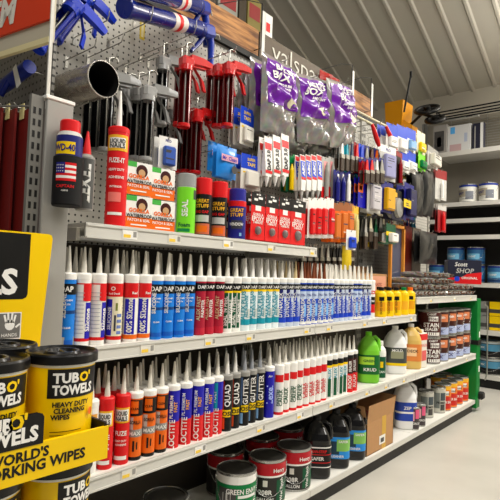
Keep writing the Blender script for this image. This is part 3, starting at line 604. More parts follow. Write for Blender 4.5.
# red blister packs standing at the end of the top shelf
for i, (u_, wd) in enumerate(((258, 14), (272, 13), (285, 12), (298, 15))):
    pack('epoxy_pack', 'blister pack', 'red blister pack with black top, %s from the left above the top shelf edge' % ordw(i), u_, 193 + i * 2.5, 240 + i * 1.6, wd, -1.37, 'red', 'small', (110, 100, 98), [('GORILLA', .46, .06), ('EPOXY', .55, .1), ('5 MINUTE', .63, .05)], 'white', .27, 'black', 3, 'red epoxy packs', .03, [(.3, .7, .27, .38, W), (.35, .65, .02, .05, W), (.2, .45, .12, .17, W), (.5, .8, .08, .13, W)], hk=True)
    # twist ties and shiny glue tubes seen in the black window
for i, u_ in enumerate((311, 317, 323, 330)):
    pack('epoxy_pack', 'blister pack', 'narrow red and white pack, %s in the row right of wide red packs' % ordw(i), u_, 198, 238, 6.5, -1.38, 'white', 'box', 'red', [('E', .8, .06)], 'white', .2, W, 3, 'narrow red and white packs', .03)
for i, u_ in enumerate((336, 343, 349)):
    pack('wood_filler_pack', 'blister pack', 'orange pack, %s from the left beside the narrow red and white packs' % ordw(i), u_, 203, 242, 7.5, -1.40, 'orange', 'box', (206, 110, 40), [('WOOD', .3, .08), ('FILL', .4, .08)], 'black', .2, (150, 90, 50), 3, 'orange packs', .03, [(.1, .9, .86, .92, W)])
pack('wood_filler_pack', 'blister pack', 'pale yellow pack hanging right of the orange packs', 355, 206, 243, 7, -1.40, (206, 190, 110), 'tube', (220, 210, 140), None, W, .2, 'gold', 3, None)
pack('scraper', 'scraper', 'blue and white plastic scraper hanging below the orange packs', 351, 230, 250, 8, -1.36, 'white', 'box', 'blue', None, W, .3, W, 1)

# middle band of packs
pack('tack_pad_pack', 'blister pack', 'blue and white card pack, upper one left of the purple bags', 247, 108, 146, 15, -1.50, 'offwhite', 'box', 'offwhite', [('SUPER', .14, .08), ('TAPE', .28, .1)], 'yellow', .45, 'blue', 3, 'blue and white card packs', .03, [(.1, .7, .5, .55, 'yellow')])
pack('tack_pad_pack', 'blister pack', 'blue and white card pack, lower one above the dark blue can', 251, 155, 190, 18, -1.46, 'offwhite', 'box', 'offwhite', [('SUPER', .14, .08), ('TAPE', .28, .1)], 'yellow', .42, 'blue', 3, 'blue and white card packs', .03, [(.1, .7, .5, .54, 'yellow')])
def pillow(m, w_, h, d, mt, n=10, rnd=None, x0=0, amp=.004):
    rnd = rnd or random.Random(1); vs = []
    ph = [rnd.uniform(0, 6) for _ in range(4)]
    for side in (1, -1):
        for i in range(n + 1):
            for j in range(n + 1):
                a, b_ = i / n, j / n
                e = (math.sin(PI * a) ** .5) * (math.sin(PI * b_) ** .5)
                wr = amp * (math.sin(a * 17 + b_ * 9 + ph[0]) + math.sin(a * 7 - b_ * 23 + ph[1]) + .7 * math.sin(a * 31 + ph[2]) * math.sin(b_ * 27 + ph[3])) * e
                vs.append((x0 + side * (d / 2 * e) + wr + d / 2, (a - .5) * w_ + wr * .6, -b_ * h))
    N_ = (n + 1) ** 2; fs = []
    for s in (0, 1):
        for i in range(n):
            for j in range(n):
                q = [s * N_ + i * (n + 1) + j, s * N_ + (i + 1) * (n + 1) + j, s * N_ + (i + 1) * (n + 1) + j + 1, s * N_ + i * (n + 1) + j + 1]
                fs.append(tuple(q if s else q[::-1]))
    m.add(vs, fs, mt, True); return m
def bag(name, cat, label, u, vt, vb, wpx, X, depth, col, deco, n=1, group=None, seed=1, rz=0, amp=.004, pn=14, step=None):
    a, b_ = PX(u, vt, X), PX(u, vb, X); vm = (vt + vb) / 2; wd = PX(u + wpx / 2, vm, X).y - PX(u - wpx / 2, vm, X).y; h = a.z - b_.z; y = (a.y + b_.y) / 2
    t = thing(name, (X, y, a.z), rz, label, cat, group)
    m = MB(); pillow(m, wd, h, depth, col, pn, random.Random(seed), -depth, amp); m.build('bag', t)
    if deco: deco(t, wd, h, seed, depth)
    for k in range(1, n): dup(t, (X - (step or depth * .9) * k, y + .004 * k, a.z), rz, '%s, %s back on its hook' % (' '.join(label.split()[:9]).rstrip(','), ORD[k]), group)
    FRESH.add(t.name)
    hook(min(X + .005, X), y, a.z - .006, 'metal hook carrying the ' + ' '.join(label.split()[:6]).rstrip(','))
    return t
# dups in bag need the prototype flagged first
_old_bag = bag
def bag(*a, **k):
    return _old_bag(*a, **k)
clear = mat((150, 146, 142), .12, noise=.6, scale=34, coat=.8)
purp = mat((104, 30, 150), .22, coat=.5)
def pdeco(t, wd, h, seed, depth):
    m = MB(); rnd = random.Random(seed); ph = [rnd.uniform(0, 6) for _ in range(4)]; n = 24
    def srf(a, b_, off):
        e = (math.sin(PI * a) ** .5) * (math.sin(PI * b_) ** .5)
        wr = .009 * (math.sin(a * 17 + b_ * 9 + ph[0]) + math.sin(a * 7 - b_ * 23 + ph[1]) + .7 * math.sin(a * 31 + ph[2]) * math.sin(b_ * 27 + ph[3])) * e
        return (-depth + depth / 2 * e + wr + depth / 2 + off, (a - .5) * wd + wr * .6, -b_ * h)
    a0, a1, b0, b1 = .07, .93, .07, .64
    vs = [srf(a0 + (a1 - a0) * i / n, b0 + (b1 - b0) * j / n, .0025) for i in range(n + 1) for j in range(n + 1)]
    m.add(vs, [(i * (n + 1) + j, i * (n + 1) + j + 1, (i + 1) * (n + 1) + j + 1, (i + 1) * (n + 1) + j) for i in range(n) for j in range(n)], purp, True)
    def tx(s, ca, cb_, hh, mw):
        gv, gf, gw = glyphs(s, .04); sx = hh if gw * hh < mw else mw / gw
        m.add([srf(ca + x * sx / wd, cb_ - (yy - .5) * hh / h, .009) for x, yy in gv], gf, W)
    tx('BASKETS', .5, .16, .028, wd * .62); tx('BOX', .36, .265, .034, wd * .5); tx('ABSORBENT', .5, .36, .012, wd * .6); tx('RAGS', .5, .41, .012, wd * .6)
    pts = [srf(.68 + .17 * math.cos(2 * PI * k / 16), .54 + .08 * math.sin(2 * PI * k / 16), .0035) for k in range(16)]; m.add(pts, [tuple(range(16))[::-1]], 'cream')
    pts = [srf(.68 + .09 * math.cos(2 * PI * k / 16), .55 + .05 * math.sin(2 * PI * k / 16), .0045) for k in range(16)]; m.add(pts, [tuple(range(16))[::-1]], 'dgrey')
    m.build('printed_label', t)
for i, (u_, vt, vb, wp, X, sd) in enumerate(((286, 58, 136, 34, -1.40, 3), (317, 74, 142, 30, -1.40, 5), (346, 80, 146, 33, -1.38, 8))):
    bag('rag_bag', 'bag of rags', 'crinkled clear bag with purple label, %s of three from the left' % ordw(i), u_, vt, vb, wp, X, .085, clear, pdeco, 3, 'purple-labelled bags on the pegboard', sd, (0, -.1, .12)[i], .009, 22).rotation_euler.x = (0, .12, .2)[i]
bag('rag_bag', 'bag of rags', 'grey plastic bag hanging edge-on left of the purple-labelled bags', 254, 66, 116, 10, -1.52, .05, clear, None, 2, 'purple-labelled bags on the pegboard', 12, .1, .004, 12)
for i, (u_, vt, vb, wp, X) in enumerate(((298, 118, 152, 34, -1.46), (330, 126, 160, 26, -1.46))):
    bag('plastic_sheet_bag', 'plastic bag', 'loose grey clear plastic bag hanging under the %s purple-labelled bags' % ['first two', 'last two'][i], u_, vt, vb, wp, X, .1, clear, None, 2, None, 20 + i, 0, .01, 18)
lb = mat((30, 130, 214), .3, coat=.4)
def lbd(t, wd, h, seed, depth):
    m = MB(); m.rect(.004, -wd * .4, wd * .42, -h * .5, -h * .3, (206, 150, 170) and mat((214, 160, 176), .3)); m.ptext('Mr. Clean', .005, 0, -h * .4, h * .12, 'royal', maxw=wd * .7); m.disc(.005, wd * .25, -h * .72, wd * .14, 'dgrey'); m.build('print', t)
bag('sponge_pack', 'pack', 'light blue soft pack in front, hanging above the red-capped cans', 229, 146, 178, 20, -1.44, .03, lb, lbd, 2, 'light blue packs', 30, 0, .001, 8)
bag('sponge_pack', 'pack', 'light blue soft pack on the left, tucked behind its neighbour', 218, 142, 172, 16, -1.56, .03, lb, lbd, 1, 'light blue packs', 31, 0, .001, 8)
# sealant squeeze tubes
def sq_tube(label, u, vt, vb, wpx, X, base, deco, group, n=2, tip='white'):
    a, b_ = PX(u, vt, X), PX(u, vb, X); wd = PX(u + wpx / 2, vt, X).y - PX(u - wpx / 2, vt, X).y; h = a.z - b_.z
    t = thing('squeeze_tube', (X, a.y, a.z), 0, label, 'squeeze tube', group); m = MB()
    m.loft([[(-.001, -wd / 2, 0), (.001, -wd / 2, 0), (.001, wd / 2, 0), (-.001, wd / 2, 0)], [(-.001, -wd / 2, -.012), (.001, -wd / 2, -.012), (.001, wd / 2, -.012), (-.001, wd / 2, -.012)], [(-.012, -wd / 2.2, -h * .6), (.012, -wd / 2.2, -h * .6), (.012, wd / 2.2, -h * .6), (-.012, wd / 2.2, -h * .6)], [(-.011, -wd / 2.6, -h * .8), (.011, -wd / 2.6, -h * .8), (.011, wd / 2.6, -h * .8), (-.011, wd / 2.6, -h * .8)]], base)
    deco(m, wd, h); m.build('tube_body', t)
    q = MB(); q.M = T(0, 0, -h * .8, 0, PI); q.lathe([(wd * .22, 0, tip), (wd * .2, h * .05, tip), (.002, h * .2, tip)], 10); q.build('nozzle', t)
    for k in range(1, n): dup(t, (X - .03 * k, a.y, a.z), 0, ' '.join(label.split()[:9]).rstrip(',') + ', %s back on its hook' % ORD[k], group)
    hook(X, a.y, a.z - .006, 'metal hook carrying the ' + ' '.join(label.split()[:6]).rstrip(','))
def slantx(f, h): return .0015 + .0115 * max(0, min(1, (f * h - .012) / (.6 * h - .012)))
def band(m, wd, h, f0, f1, c):
    m.add([(slantx(f0, h), -wd * .46, -h * f0), (slantx(f1, h), -wd * .44, -h * f1), (slantx(f1, h), wd * .44, -h * f1), (slantx(f0, h), wd * .46, -h * f0)], [(0, 1, 2, 3)], c)
def dt1(m, wd, h):
    band(m, wd, h, .12, .26, 'red'); band(m, wd, h, .68, .74, 'red'); gv, gf, gw = glyphs('DAP 3.0', .05); s = h * .4 / gw
    m.add([(slantx(.47 - x * s / h, h) + .001, -(y - .5) * wd * .45, -h * .47 + x * s) for x, y in gv], gf, 'black')
def dt2(m, wd, h):
    band(m, wd, h, .02, .12, 'red'); band(m, wd, h, .14, .5, 'blue'); band(m, wd, h, .5, .56, 'red'); gv, gf, gw = glyphs('ABC', .05); s = h * .3 / gw
    m.add([(slantx(.32 - x * s / h, h) + .001, -(y - .5) * wd * .45, -h * .32 + x * s) for x, y in gv], gf, W)
for i, u_ in enumerate((268, 276.5, 285)): sq_tube('white squeeze tube with red bands, %s of three under the purple bags' % ordw(i), u_, 137 - i * 1.2, 187, 7.5, -1.42, W, dt1, 'white squeeze tubes with red bands')
for i, u_ in enumerate((302.5, 308, 313.5, 319)): sq_tube('white squeeze tube with blue label, %s of four beside the green syringe packs' % ordw(i), u_, 155, 200, 5, -1.42, W, dt2, 'white squeeze tubes with blue labels', 2, 'lgrey')
for i, (u_, c, it) in enumerate(((290, 'dgreen', 'yellow'), (296, 'dgreen', 'lime'))):
    pack('syringe_pack', 'blister pack', 'green card with %s syringe, %s, between the two rows of white tubes' % (it, ['left', 'right'][i]), u_, 155, 192, 7, -1.47, c, 'tube', it, None, W, .2, 'green', 2, 'green syringe packs', .03)
for i, u_ in enumerate((325, 331)):
    pack('sealant_pack', 'blister pack', 'clear and red pack, %s of a pair below the grey plastic bags' % ['left', 'right'][i], u_, 157, 199, 6, -1.45, 'lgrey', 'tube', 'grey', [('X', .9, .05)], 'white', .08, 'lgrey', 2, 'clear and red packs', .03, [(0, 1, .72, 1, 'red'), (.3, .9, .1, .6, (240, 160, 160))])
for i, u_ in enumerate((336, 341.5, 347)):
    pack('marker_pack', 'blister pack', 'navy pack with white tube, %s of three beside the clear and red packs' % ordw(i), u_, 170, 203, 4.8, -1.42, (40, 40, 90), 'tube', 'navy' if i < 2 else 'white', None, W, .15, 'navy', 3, 'navy packs', .03, [(.7, 1, .1, .95, W)])
cols = [('grey', 'white'), ('teal', 'teal'), ('grey', (40, 60, 90)), ('dred', 'red'), ('blue', 'blue'), ('navy', 'grey'), ('black', 'brown'), ('navy', 'orange')]
for i, (c, it) in enumerate(cols):
    u_ = 341 + i * 5
    pack('paint_brush', 'paint brush', '%s-handled paint brush, %s from the left in the upper brush row' % (it if isinstance(it, str) else 'slate', ordw(i)), u_, 138 + i * 1.5, 172 + i * .3, 4.6, -1.42, c, 'brush', it, None, W, .12, c, 3, 'paint brushes in the upper row', .026)
for i, (c, it) in enumerate((('dred', 'red'), ('navy', 'red'), ('grey', 'white'), ('black', 'grey'))):
    pack('paint_brush', 'paint brush', '%s-handled paint brush, %s in the short row under the upper brushes' % (it, ordw(i)), 366 + i * 5, 158, 184, 4.5, -1.37, c, 'brush', it, None, W, .15, 'navy', 2, 'paint brushes in the short row', .026)
pack('tape_pack', 'blister pack', 'silver and lavender blister pack below the red tool handles', 388, 146, 181, 12, -1.38, 'lgrey', 'box', (150, 150, 190), [('PRO', .12, .09)], 'navy', .2, W, 2, None, .04)
pack('glove_pack', 'pack', 'dark red narrow pack hanging right of the silver and lavender pack', 399, 152, 185, 7, -1.38, 'black', 'tube', 'dred', None, W, .15, 'dred', 3, None)
# red tool handles with long pale shafts
for i, (u0, v0, u1, v1) in enumerate(((372, 124, 379, 146), (386, 126, 396, 150))):
    X = -1.40; a, b_ = PX(u0, v0, X), PX(u1, v1, X); m = MB()
    t = thing('paint_scraper', a, 0, 'red-handled scraper with pale shaft, %s of two among the brushes' % ['left', 'right'][i], 'scraper', 'red-handled scrapers'); d = b_ - a
    MB().tube([(0, 0, 0), d * .3, d * .7, d], [.009, .014, .016, .011], mat('red', .3), 10).build('handle', t)
    MB().tube([(0, 0, 0), Vector((-.05, -.1, .03)), Vector((-.16, -.3, .1))], .007, mat('cream', .4), 8).build('shaft', t)
    MB().box((-.165, -.34, .075), (-.155, -.27, .125), metal).build('blade', t)
    hook(X - .01, a.y - .05, a.z + .012, 'metal hook under the %s red-handled scraper' % ['left', 'right'][i])
# upper right packs
for i, (u_, vt, vb, wp, c, it, hc) in enumerate(((392, 124, 150, 9, 'white', 'white', 'blue'), (402, 126, 152, 9, 'white', 'white', 'blue'), (411, 129, 152, 8, 'white', 'lblue', 'blue'), (421, 132, 154, 8, 'cream', 'yellow', 'cream'), (404, 151, 172, 8, 'white', 'white', 'blue'), (412, 152, 173, 8, 'white', 'white', 'blue'), (422, 152, 170, 9, 'lime', 'green', 'lime'))):
    X = -1.40; nm = ['blue', 'blue', 'blue', 'cream', 'blue', 'blue', 'lime green'][i]
    pack('roller_pack', 'pack', '%s and white pack, %s from the left in the %s far pegboard row' % (nm, ordw(i if i < 4 else i - 4), 'upper' if i < 4 else 'lower'), u_, vt, vb, wp, X, c, 'box', it, None, W, .45, hc, 3, 'packs on the far pegboard', .035, [(.2, .8, .55, .7, 'lgrey')])
# row of coloured blister packs further down
pack('knife_pack', 'blister pack', 'royal blue pack with orange diamond in the far middle row', 363, 178, 208, 9, -1.40, 'royal', None, 'blue', None, W, .2, 'royal', 3, None, .03, [(.0, .5, .2, .5, 'orange'), (.1, .4, .28, .42, 'red')])
pack('tool_pack', 'blister pack', 'clear and silver blister pack between blue and yellow packs', 374, 180, 213, 12, -1.38, 'lgrey', 'box', (190, 186, 190), None, W, .12, 'lgrey', 2, None, .04, [(.55, .8, .25, .4, 'red')])
pack('hinge_pack', 'blister pack', 'yellow bulging blister pack hanging above the orange frame', 387, 182, 213, 11, -1.38, 'navy', 'box', (216, 160, 20), None, W, .15, 'navy', 2, None, .05)
pack('tape_pack', 'blister pack', 'dark blister pack with round tape between yellow and navy packs', 397, 190, 220, 12, -1.38, (40, 40, 60), 'round', 'grey', None, W, .2, 'black', 2, None, .04, [(.2, .5, .1, .25, 'gold')])
pack('tape_pack', 'blister pack', 'navy pack with bright yellow label beside the black mitts', 409, 184, 219, 11, -1.38, 'navy', 'box', (30, 30, 80), None, W, .1, 'navy', 2, None, .05, [])
pack('label_pack', 'blister pack', 'small yellow card pinned in front of the navy pack', 408, 200, 208, 9, -1.34, 'yellow', None, 'yellow', None, W, .2, 'yellow', 1, None, .03, hk=True)
for i, (u_, c) in enumerate(((365, 'lgrey'), (370, 'cream'), (375, 'dgreen'), (380, 'lgrey'))):
    pack('putty_knife', 'putty knife', '%s handled putty knife, %s in the row over the cardboard tray' % ({'lgrey': 'grey', 'cream': 'cream', 'dgreen': 'green'}[c], ordw(i)), u_, 216, 250 - (i % 2) * 8, 4, -1.45, 'black', 'brush', c, None, W, .1, 'dgrey', 2, 'putty knives over the cardboard tray', .02)
pack('glove_pack', 'glove pack', 'green and yellow glove pack hanging left of the orange frame', 391, 224, 244, 10, -1.40, 'dgreen', 'box', 'white', None, W, .4, 'dgreen', 2, None, .05, [(.0, 1, .4, .6, 'yellow')])
pack('tool_pack', 'blister pack', 'blue pack hanging in the orange frame', 393, 244, 262, 6, -1.60, 'blue', 'box', 'blue', None, W, .2, 'blue', 1, None, .04)
# orange frame and boards leaning on the far pegboard
a, b_ = PX(389, 224, -1.5), PX(402, 268, -1.5)
t = thing('display_frame', (-1.5, a.y, ZS + .002), 0, 'orange wooden frame standing on the far shelf', 'frame'); wd = b_.y - a.y; h = a.z - ZS
m = MB(); om = mat((214, 140, 50), .5)
for bx in ((0, 0, h - .02, wd, h), (0, 0, 0, .018, h), (0, wd - .018, 0, wd, h), (0, 0, 0, wd, .02)): m.box((0, bx[1], bx[2]), (.02, bx[3], bx[4]), om)
m.build('frame', t); MB().box((-.004, .01, .01), (.0, wd - .01, h - .01), mat((70, 74, 96), .4)).build('panel', t)
for i, (u0, u1, vt, c, lb) in enumerate(((403, 412, 226, (110, 30, 18), 'dark red board standing beside the orange frame'), (412.5, 421, 228, (130, 120, 108), 'taupe board standing between red board and black mitt'))):
    y0, y1 = PX(u0, 250, -1.52).y, PX(u1, 250, -1.52).y; z = PX((u0 + u1) / 2, vt, -1.52).z
    tag(MB().box((-1.54, y0, ZS + .001), (-1.52, y1, z), mat(c, .5, noise=.2, scale=8), .002).build('sample_board'), lb, 'board')
# black mitts
blackp = mat((34, 34, 34), .3, noise=.2, scale=20, coat=.2)
for i, (u_, vt, vb, wp, lb) in enumerate(((421, 172, 216, 11, 'left black plastic bag in the far pegboard pair'), (432, 170, 216, 10, 'right black plastic bag in the far pegboard pair'), (432, 232, 264, 17, 'black bag hanging low over the far shelf'))):
    bag('black_bag', 'bag', lb, u_, vt, vb, wp, -1.40, .05, blackp, None, 2, 'black bags', 50 + i, 0, .003, 10)
pack('tool_pack', 'pack', 'red and white striped pack hanging at the far pegboard end', 441, 170, 200, 8, -1.40, 'lgrey', 'tube', 'white', [('///', .5, .2)], 'white', .3, 'dred', 2)
pack('tool_pack', 'pack', 'red pack at the far end above the low black bag', 442, 205, 232, 7, -1.42, 'dred', 'tube', 'red', None, W, .2, 'lgrey', 2)
pack('grey_box', 'box', 'grey and white boxed roller hanging at far top right', 433, 148, 168, 13, -1.40, 'lgrey', 'box', 'offwhite', None, W, .3, 'grey', 2, None, .06)
# blister packs and tools behind the middle-shelf tubes, hung low
for i in range(9):
    u_ = 303 + i * 6
    pack('putty_knife', 'putty knife', '%s-handled putty knife, %s from the left hanging low behind the tubes' % (['brown', 'brown', 'grey', 'white', 'white', 'black', 'black', 'grey', 'brown'][i], ordw(i)), u_, 244, 272, 4.5, -1.56, 'dgrey', 'brush', [(120, 60, 36), (120, 60, 36), 'grey', 'offwhite', 'offwhite', 'black', 'black', 'grey', 'brown'][i], None, W, .15, 'lgrey', 2, 'putty knives hanging low', .022)
bag('yellow_bag', 'bag', 'yellow bag hanging over the blue caulk tubes', 349, 246, 270, 9, -1.42, .03, mat((220, 190, 20), .4), None, 1, None, 70, 0, .002, 8)
FC_ = [('slate', (60, 74, 100)), ('dark red', 'dred'), ('cream', 'cream'), ('black', 'black'), ('blue', (34, 70, 150)), ('grey', 'grey'), ('orange', (190, 100, 40)), ('teal', (30, 110, 130)), ('yellow', (200, 170, 40))]
rnf = random.Random(77)
for r_, (rn_, v0, v1) in enumerate((('upper', 150, 180), ('middle', 182, 212), ('lower', 213, 244))):
    for i in range(13):
        u_ = 338 + i * 6.2; cn, cc = FC_[rnf.randrange(9)]; cn2, c2_ = FC_[rnf.randrange(9)]
        pack('slim_pack', 'blister pack', 'slim %s pack in the back layer, %s from left in %s row' % (cn, ordw(i), rn_), u_, v0 + rnf.uniform(-3, 3), v1 + rnf.uniform(-4, 4), 5, -1.60, cc, rnf.choice(['tube', 'box', 'brush', 'two']), c2_, None, W, .2, c2_, 1, 'slim packs in the back layer', .02, [(.1, .9, .3, .36, 'offwhite'), (.2, .8, .5, .54, 'dgrey')])
# brown tray with card on the middle shelf end
y0, y1 = PX(356, 268, -1.50).y, PX(396, 268, -1.50).y
t = thing('cardboard_tray', (-1.50, y0, ZM + .001), 0, 'brown cardboard tray at the back of the middle shelf', 'cardboard tray'); h = .3
y1 = min(y1, 3.19)
m = MB().box((-.15, 0, 0), (-.145, y1 - y0, h), cb); m.box((-.005, 0, 0), (0, y1 - y0, h * .85), cb); m.box((-.15, 0, 0), (0, .005, h * .85), cb); m.box((-.15, y1 - y0 - .005, 0), (0, y1 - y0, h * .85), cb); m.box((-.15, 0, 0), (0, y1 - y0, .004), cb); m.rect(.001, (y1 - y0) * .45, (y1 - y0) * .95, h * .45, h * .8, mat((222, 160, 130), .6)); m.ptext('PLASTIC', .002, (y1 - y0) * .7, h * .62, .02, 'dred', maxw=.12); m.build('tray', t)

# wrapped rollers heaped on the far shelf
rm = mat((150, 146, 138), .15, noise=.5, scale=60, coat=.7)
rm = mat((176, 170, 160), .12, .25, noise=.75, scale=70, coat=.8)
PRO_ = []
for vv in range(3):
    t = thing('wrapped_roller', cat='roller cover'); m = MB(); rnd = random.Random(300 + vv); rings = []
    for k in range(10):
        x_ = .225 * k / 9; rb_ = (.012, .021)[0 < k < 9]
        rings.append([(x_ + rnd.uniform(-.006, .006) * (0 < k < 9), (rb_ + rnd.uniform(-.006, .0028)) * math.cos(2 * PI * a_ / 9 + .3), (rb_ + rnd.uniform(-.006, .0028)) * math.sin(2 * PI * a_ / 9 + .3)) for a_ in range(9)])
    m.loft(rings, rm); m.add([(.222, -.02, -.012), (.246, -.012, .016), (.24, .018, .006)], [(0, 1, 2)], rm); m.build('sleeve', t)
    q = MB(); q.M = Matrix.Rotation(PI / 2, 4, 'Y'); q.lathe([(.008, .2, 'brown'), (.013, .232, ('brown', 'beige', 'dgrey')[vv])], 8); q.build('core', t); PRO_.append(t)
y = 3.25; i = 0
while y < 4.44:
    for lvl in range(4):
        if (lvl == 2 and i % 5 == 1) or (lvl == 3 and i % 5 in (0, 1, 2)) or (lvl > 1 and y > 4.0): continue
        _dup(PRO_[(i * 2 + lvl) % 3], (-1.545 + random.uniform(-.015, .01), y + (.024 if lvl % 2 else 0), ZS + .0245 + lvl * .043), random.uniform(-.05, .05), 'clear-wrapped roller cover, %s from the left, %s layer, far shelf' % (ordw(i), ['bottom', 'second', 'third', 'top'][lvl]), 'wrapped roller covers heaped on the far shelf')
    y += .0485; i += 1
t = thing('clear_jar', cat='clear tube'); m = MB(); m.lathe([(.018, 0, rm), (.019, .004, rm), (.019, .13, rm), (.01, .14, rm)], 12); m.build('sleeve', t); JP = t
MB().lathe([(.012, .14, 'grey'), (.012, .15, 'grey')], 10).build('cap', t)
for i, u_ in enumerate((404, 408, 412, 417, 421, 425)):
    put(JP, -1.60, u_, ZS + .001, 0, 'clear upright tube, %s from the left behind the heaped roller covers' % ordw(i), 'clear upright tubes', .12)
# box of shop towels
y0 = YA(448, -1.36, 1.06); y1 = min(YA(479, -1.36, 1.06), 4.5)
t = thing('towel_box', (-1.36, 4.36, ZS + .094), -1.0, 'dark blue and red towel box on the far shelf end', 'box')
bw, bh = .27, .2
m = MB().box((-.12, -bw / 2, 0), (0, bw / 2, bh), mat((34, 36, 54), .4), .001); x = .0006
m.add([(x, -bw / 2, 0), (x, bw / 2, 0), (x, bw / 2, bh * .5), (x, 0.02, bh * .42), (x, -.02, bh * .28), (x, -bw / 2, bh * .24)], [(0, 1, 2, 3, 4, 5)], 'red')
m.ptext('Scott', .0015, -.03, bh * .82, .034, W, maxw=.16, ital=.2); m.ptext('SHOP', .0015, 0, bh * .55, .04, 'lgrey', maxw=.2, ital=.2); m.ptext('ORIGINAL', .0015, .04, bh * .25, .02, W, maxw=.13); m.disc(.0012, -.06, bh * .2, .022, 'blue')
m.build('box', t)
# green end panel and its bins
t = thing('end_display', (0, 0, 0), 0, 'green end panel with white square labels at the far end of the aisle', 'end panel')
gm = mat((10, 120, 48), .4)
m = MB().box((-1.62, 4.485, .03), (-1.288, 4.575, .95), gm, .004); m.rect(-1.287, 4.53, 4.56, .62, .67, W); m.rect(-1.287, 4.53, 4.56, .33, .38, W); m.box((-1.62, 4.484, .56), (-1.28, 4.576, .6), dark); m.build('panel', t)
MB().box((-1.30, 4.53, .1), (-1.25, 4.6, .16), dark, .01).build('bumper', t)
m = MB()
m.tube([(-1.27, 4.625, .9), (-1.255, 4.66, .88), (-1.255, 4.66, .3), (-1.265, 4.64, .25)], .006, metal, 8); m.build('wire_handle', t)

# ------------------------------------------------------------------ caulk guns
def gun_proto(body, barrel, grip, L=.24, skeleton=False, label=None):
    # hangs nose down: handle head at z=0, barrel runs to -L; trigger side is +y
    t = thing('caulk_gun', cat='caulk gun', label=None); bm_ = mat(body, .28, coat=.4); br = mat(barrel, .22, .3, coat=.5)
    r = .0245
    m = MB()
    if skeleton:
        for k in (0, 1, 2): a = 2 * PI * k / 3 + .5; m.tube([(r * math.cos(a), r * math.sin(a), 0), (r * math.cos(a), r * math.sin(a), -L)], .0035, br, 6)
        m.tube([(0, 0, -L), (0, 0, -L - .004)], r, br, 16)
    else:
        n = 14; vs = []
        for k in range(n + 1):
            a = .15 + PI * 1.5 * k / n
            for rr in (r, r - .002): vs += [(rr * math.cos(a), rr * math.sin(a), 0), (rr * math.cos(a), rr * math.sin(a), -L)]
        fs = []
        for k in range(n):
            o = 4 * k; fs += [(o, o + 1, o + 5, o + 4), (o + 2, o + 6, o + 7, o + 3)]
        m.add(vs, fs, br, True); m.M = T(0, 0, -L - .004); m.lathe([(r, 0, bm_), (r * 1.05, .002, bm_), (r * 1.05, .012, bm_), (r, .014, bm_)], 18)
    m.build('barrel', t)
    m = MB().box((-.024, -.026, -.01), (.024, .03, .036), bm_, .01); m.tube([(0, 0, -.02), (0, 0, .0)], r * 1.12, bm_, 18); m.build('head', t)
    m = MB().loft([[(-.012, .02, .05), (.012, .02, .05), (.012, .02, .015), (-.012, .02, .015)], [(-.012, .08, .052), (.012, .08, .052), (.012, .08, .022), (-.012, .08, .022)], [(-.009, .125, .045), (.009, .125, .045), (.009, .125, .026), (-.009, .125, .026)]], mat(grip, .3, coat=.3)); m.build('handle', t)
    m = MB().loft([[(-.008, .03, .012), (.008, .03, .012), (.008, .045, -.004), (-.008, .045, -.004)], [(-.008, .07, -.03), (.008, .07, -.03), (.008, .085, -.042), (-.008, .085, -.042)], [(-.006, .085, -.075), (.006, .085, -.075), (.006, .1, -.08), (-.006, .1, -.08)]], mat(grip, .3, coat=.3)); m.build('trigger', t)
    MB().tube([(0, 0, -L), (0, 0, 0), (0, 0, .09), (0, .012, .097), (0, .03, .097), (0, .035, .088)], .0035, metal, 8).build('plunger_rod', t)
    return t
RG = gun_proto((196, 20, 22), (112, 8, 14), (196, 20, 22)); SG = gun_proto((150, 150, 148), (26, 26, 27), (130, 130, 128), L=.235); BGn = gun_proto((16, 50, 180), (16, 40, 150), (14, 50, 190), L=.2)
def hang_gun(P, u, v, X, rz, label, group, tilt=0, hk=True):
    p = PX(u, v, X); dup(P, p, rz, label, group, rot=(tilt, 0, rz))
    if hk: hook(X + .02, p.y + .014, p.z + .092, 'metal hook carrying the ' + ' '.join(label.split()[:7]).rstrip(','), .014)
GG = 'caulk guns hanging on the near pegboard'
for i, (u_, v, X) in enumerate(((186, 66, -1.46), (181, 68, -1.56))): hang_gun(RG, u_, v, X, -.1, 'red caulk gun in the left upper pair, %s one' % ['front', 'back'][i], GG, hk=(i == 0))
for i, (u_, v, X) in enumerate(((229, 71, -1.46), (219, 73, -1.53), (212, 73, -1.62))): hang_gun(RG, u_, v, X, -.1, 'red caulk gun in the right upper cluster, %s one' % ['front', 'middle', 'back'][i], GG, hk=(i == 0))
for i, (u_, v, X) in enumerate(((197, 118, -1.57), (188, 118, -1.63), (181, 119, -1.67))): hang_gun(RG, u_, v, X, -.1, 'red caulk gun in the lower cluster under the left pair, %s one' % ['front', 'middle', 'back'][i], GG, hk=(i == 0))
for i, (u_, v, X) in enumerate(((148, 96, -1.46), (138, 97, -1.53), (128, 98, -1.60))): hang_gun(SG, u_, v, X, -.1, 'silver skeleton caulk gun in the right trio, %s one' % ['front', 'middle', 'back'][i], GG, hk=(i == 0))
for i, (u_, v, X) in enumerate(((108, 84, -1.50), (99, 86, -1.56), (91, 88, -1.63))): hang_gun(SG, u_, v, X, -.1, 'silver skeleton caulk gun under the metal pipe, %s one' % ['front', 'middle', 'back'][i], GG, hk=(i == 0))
hang_gun(SG, 163, 66, -1.55, -.1, 'silver caulk gun hanging behind the left red pair', GG)
hang_gun(SG, 163, 120, -1.62, -.1, 'dark caulk gun hanging low behind the boxes', GG)
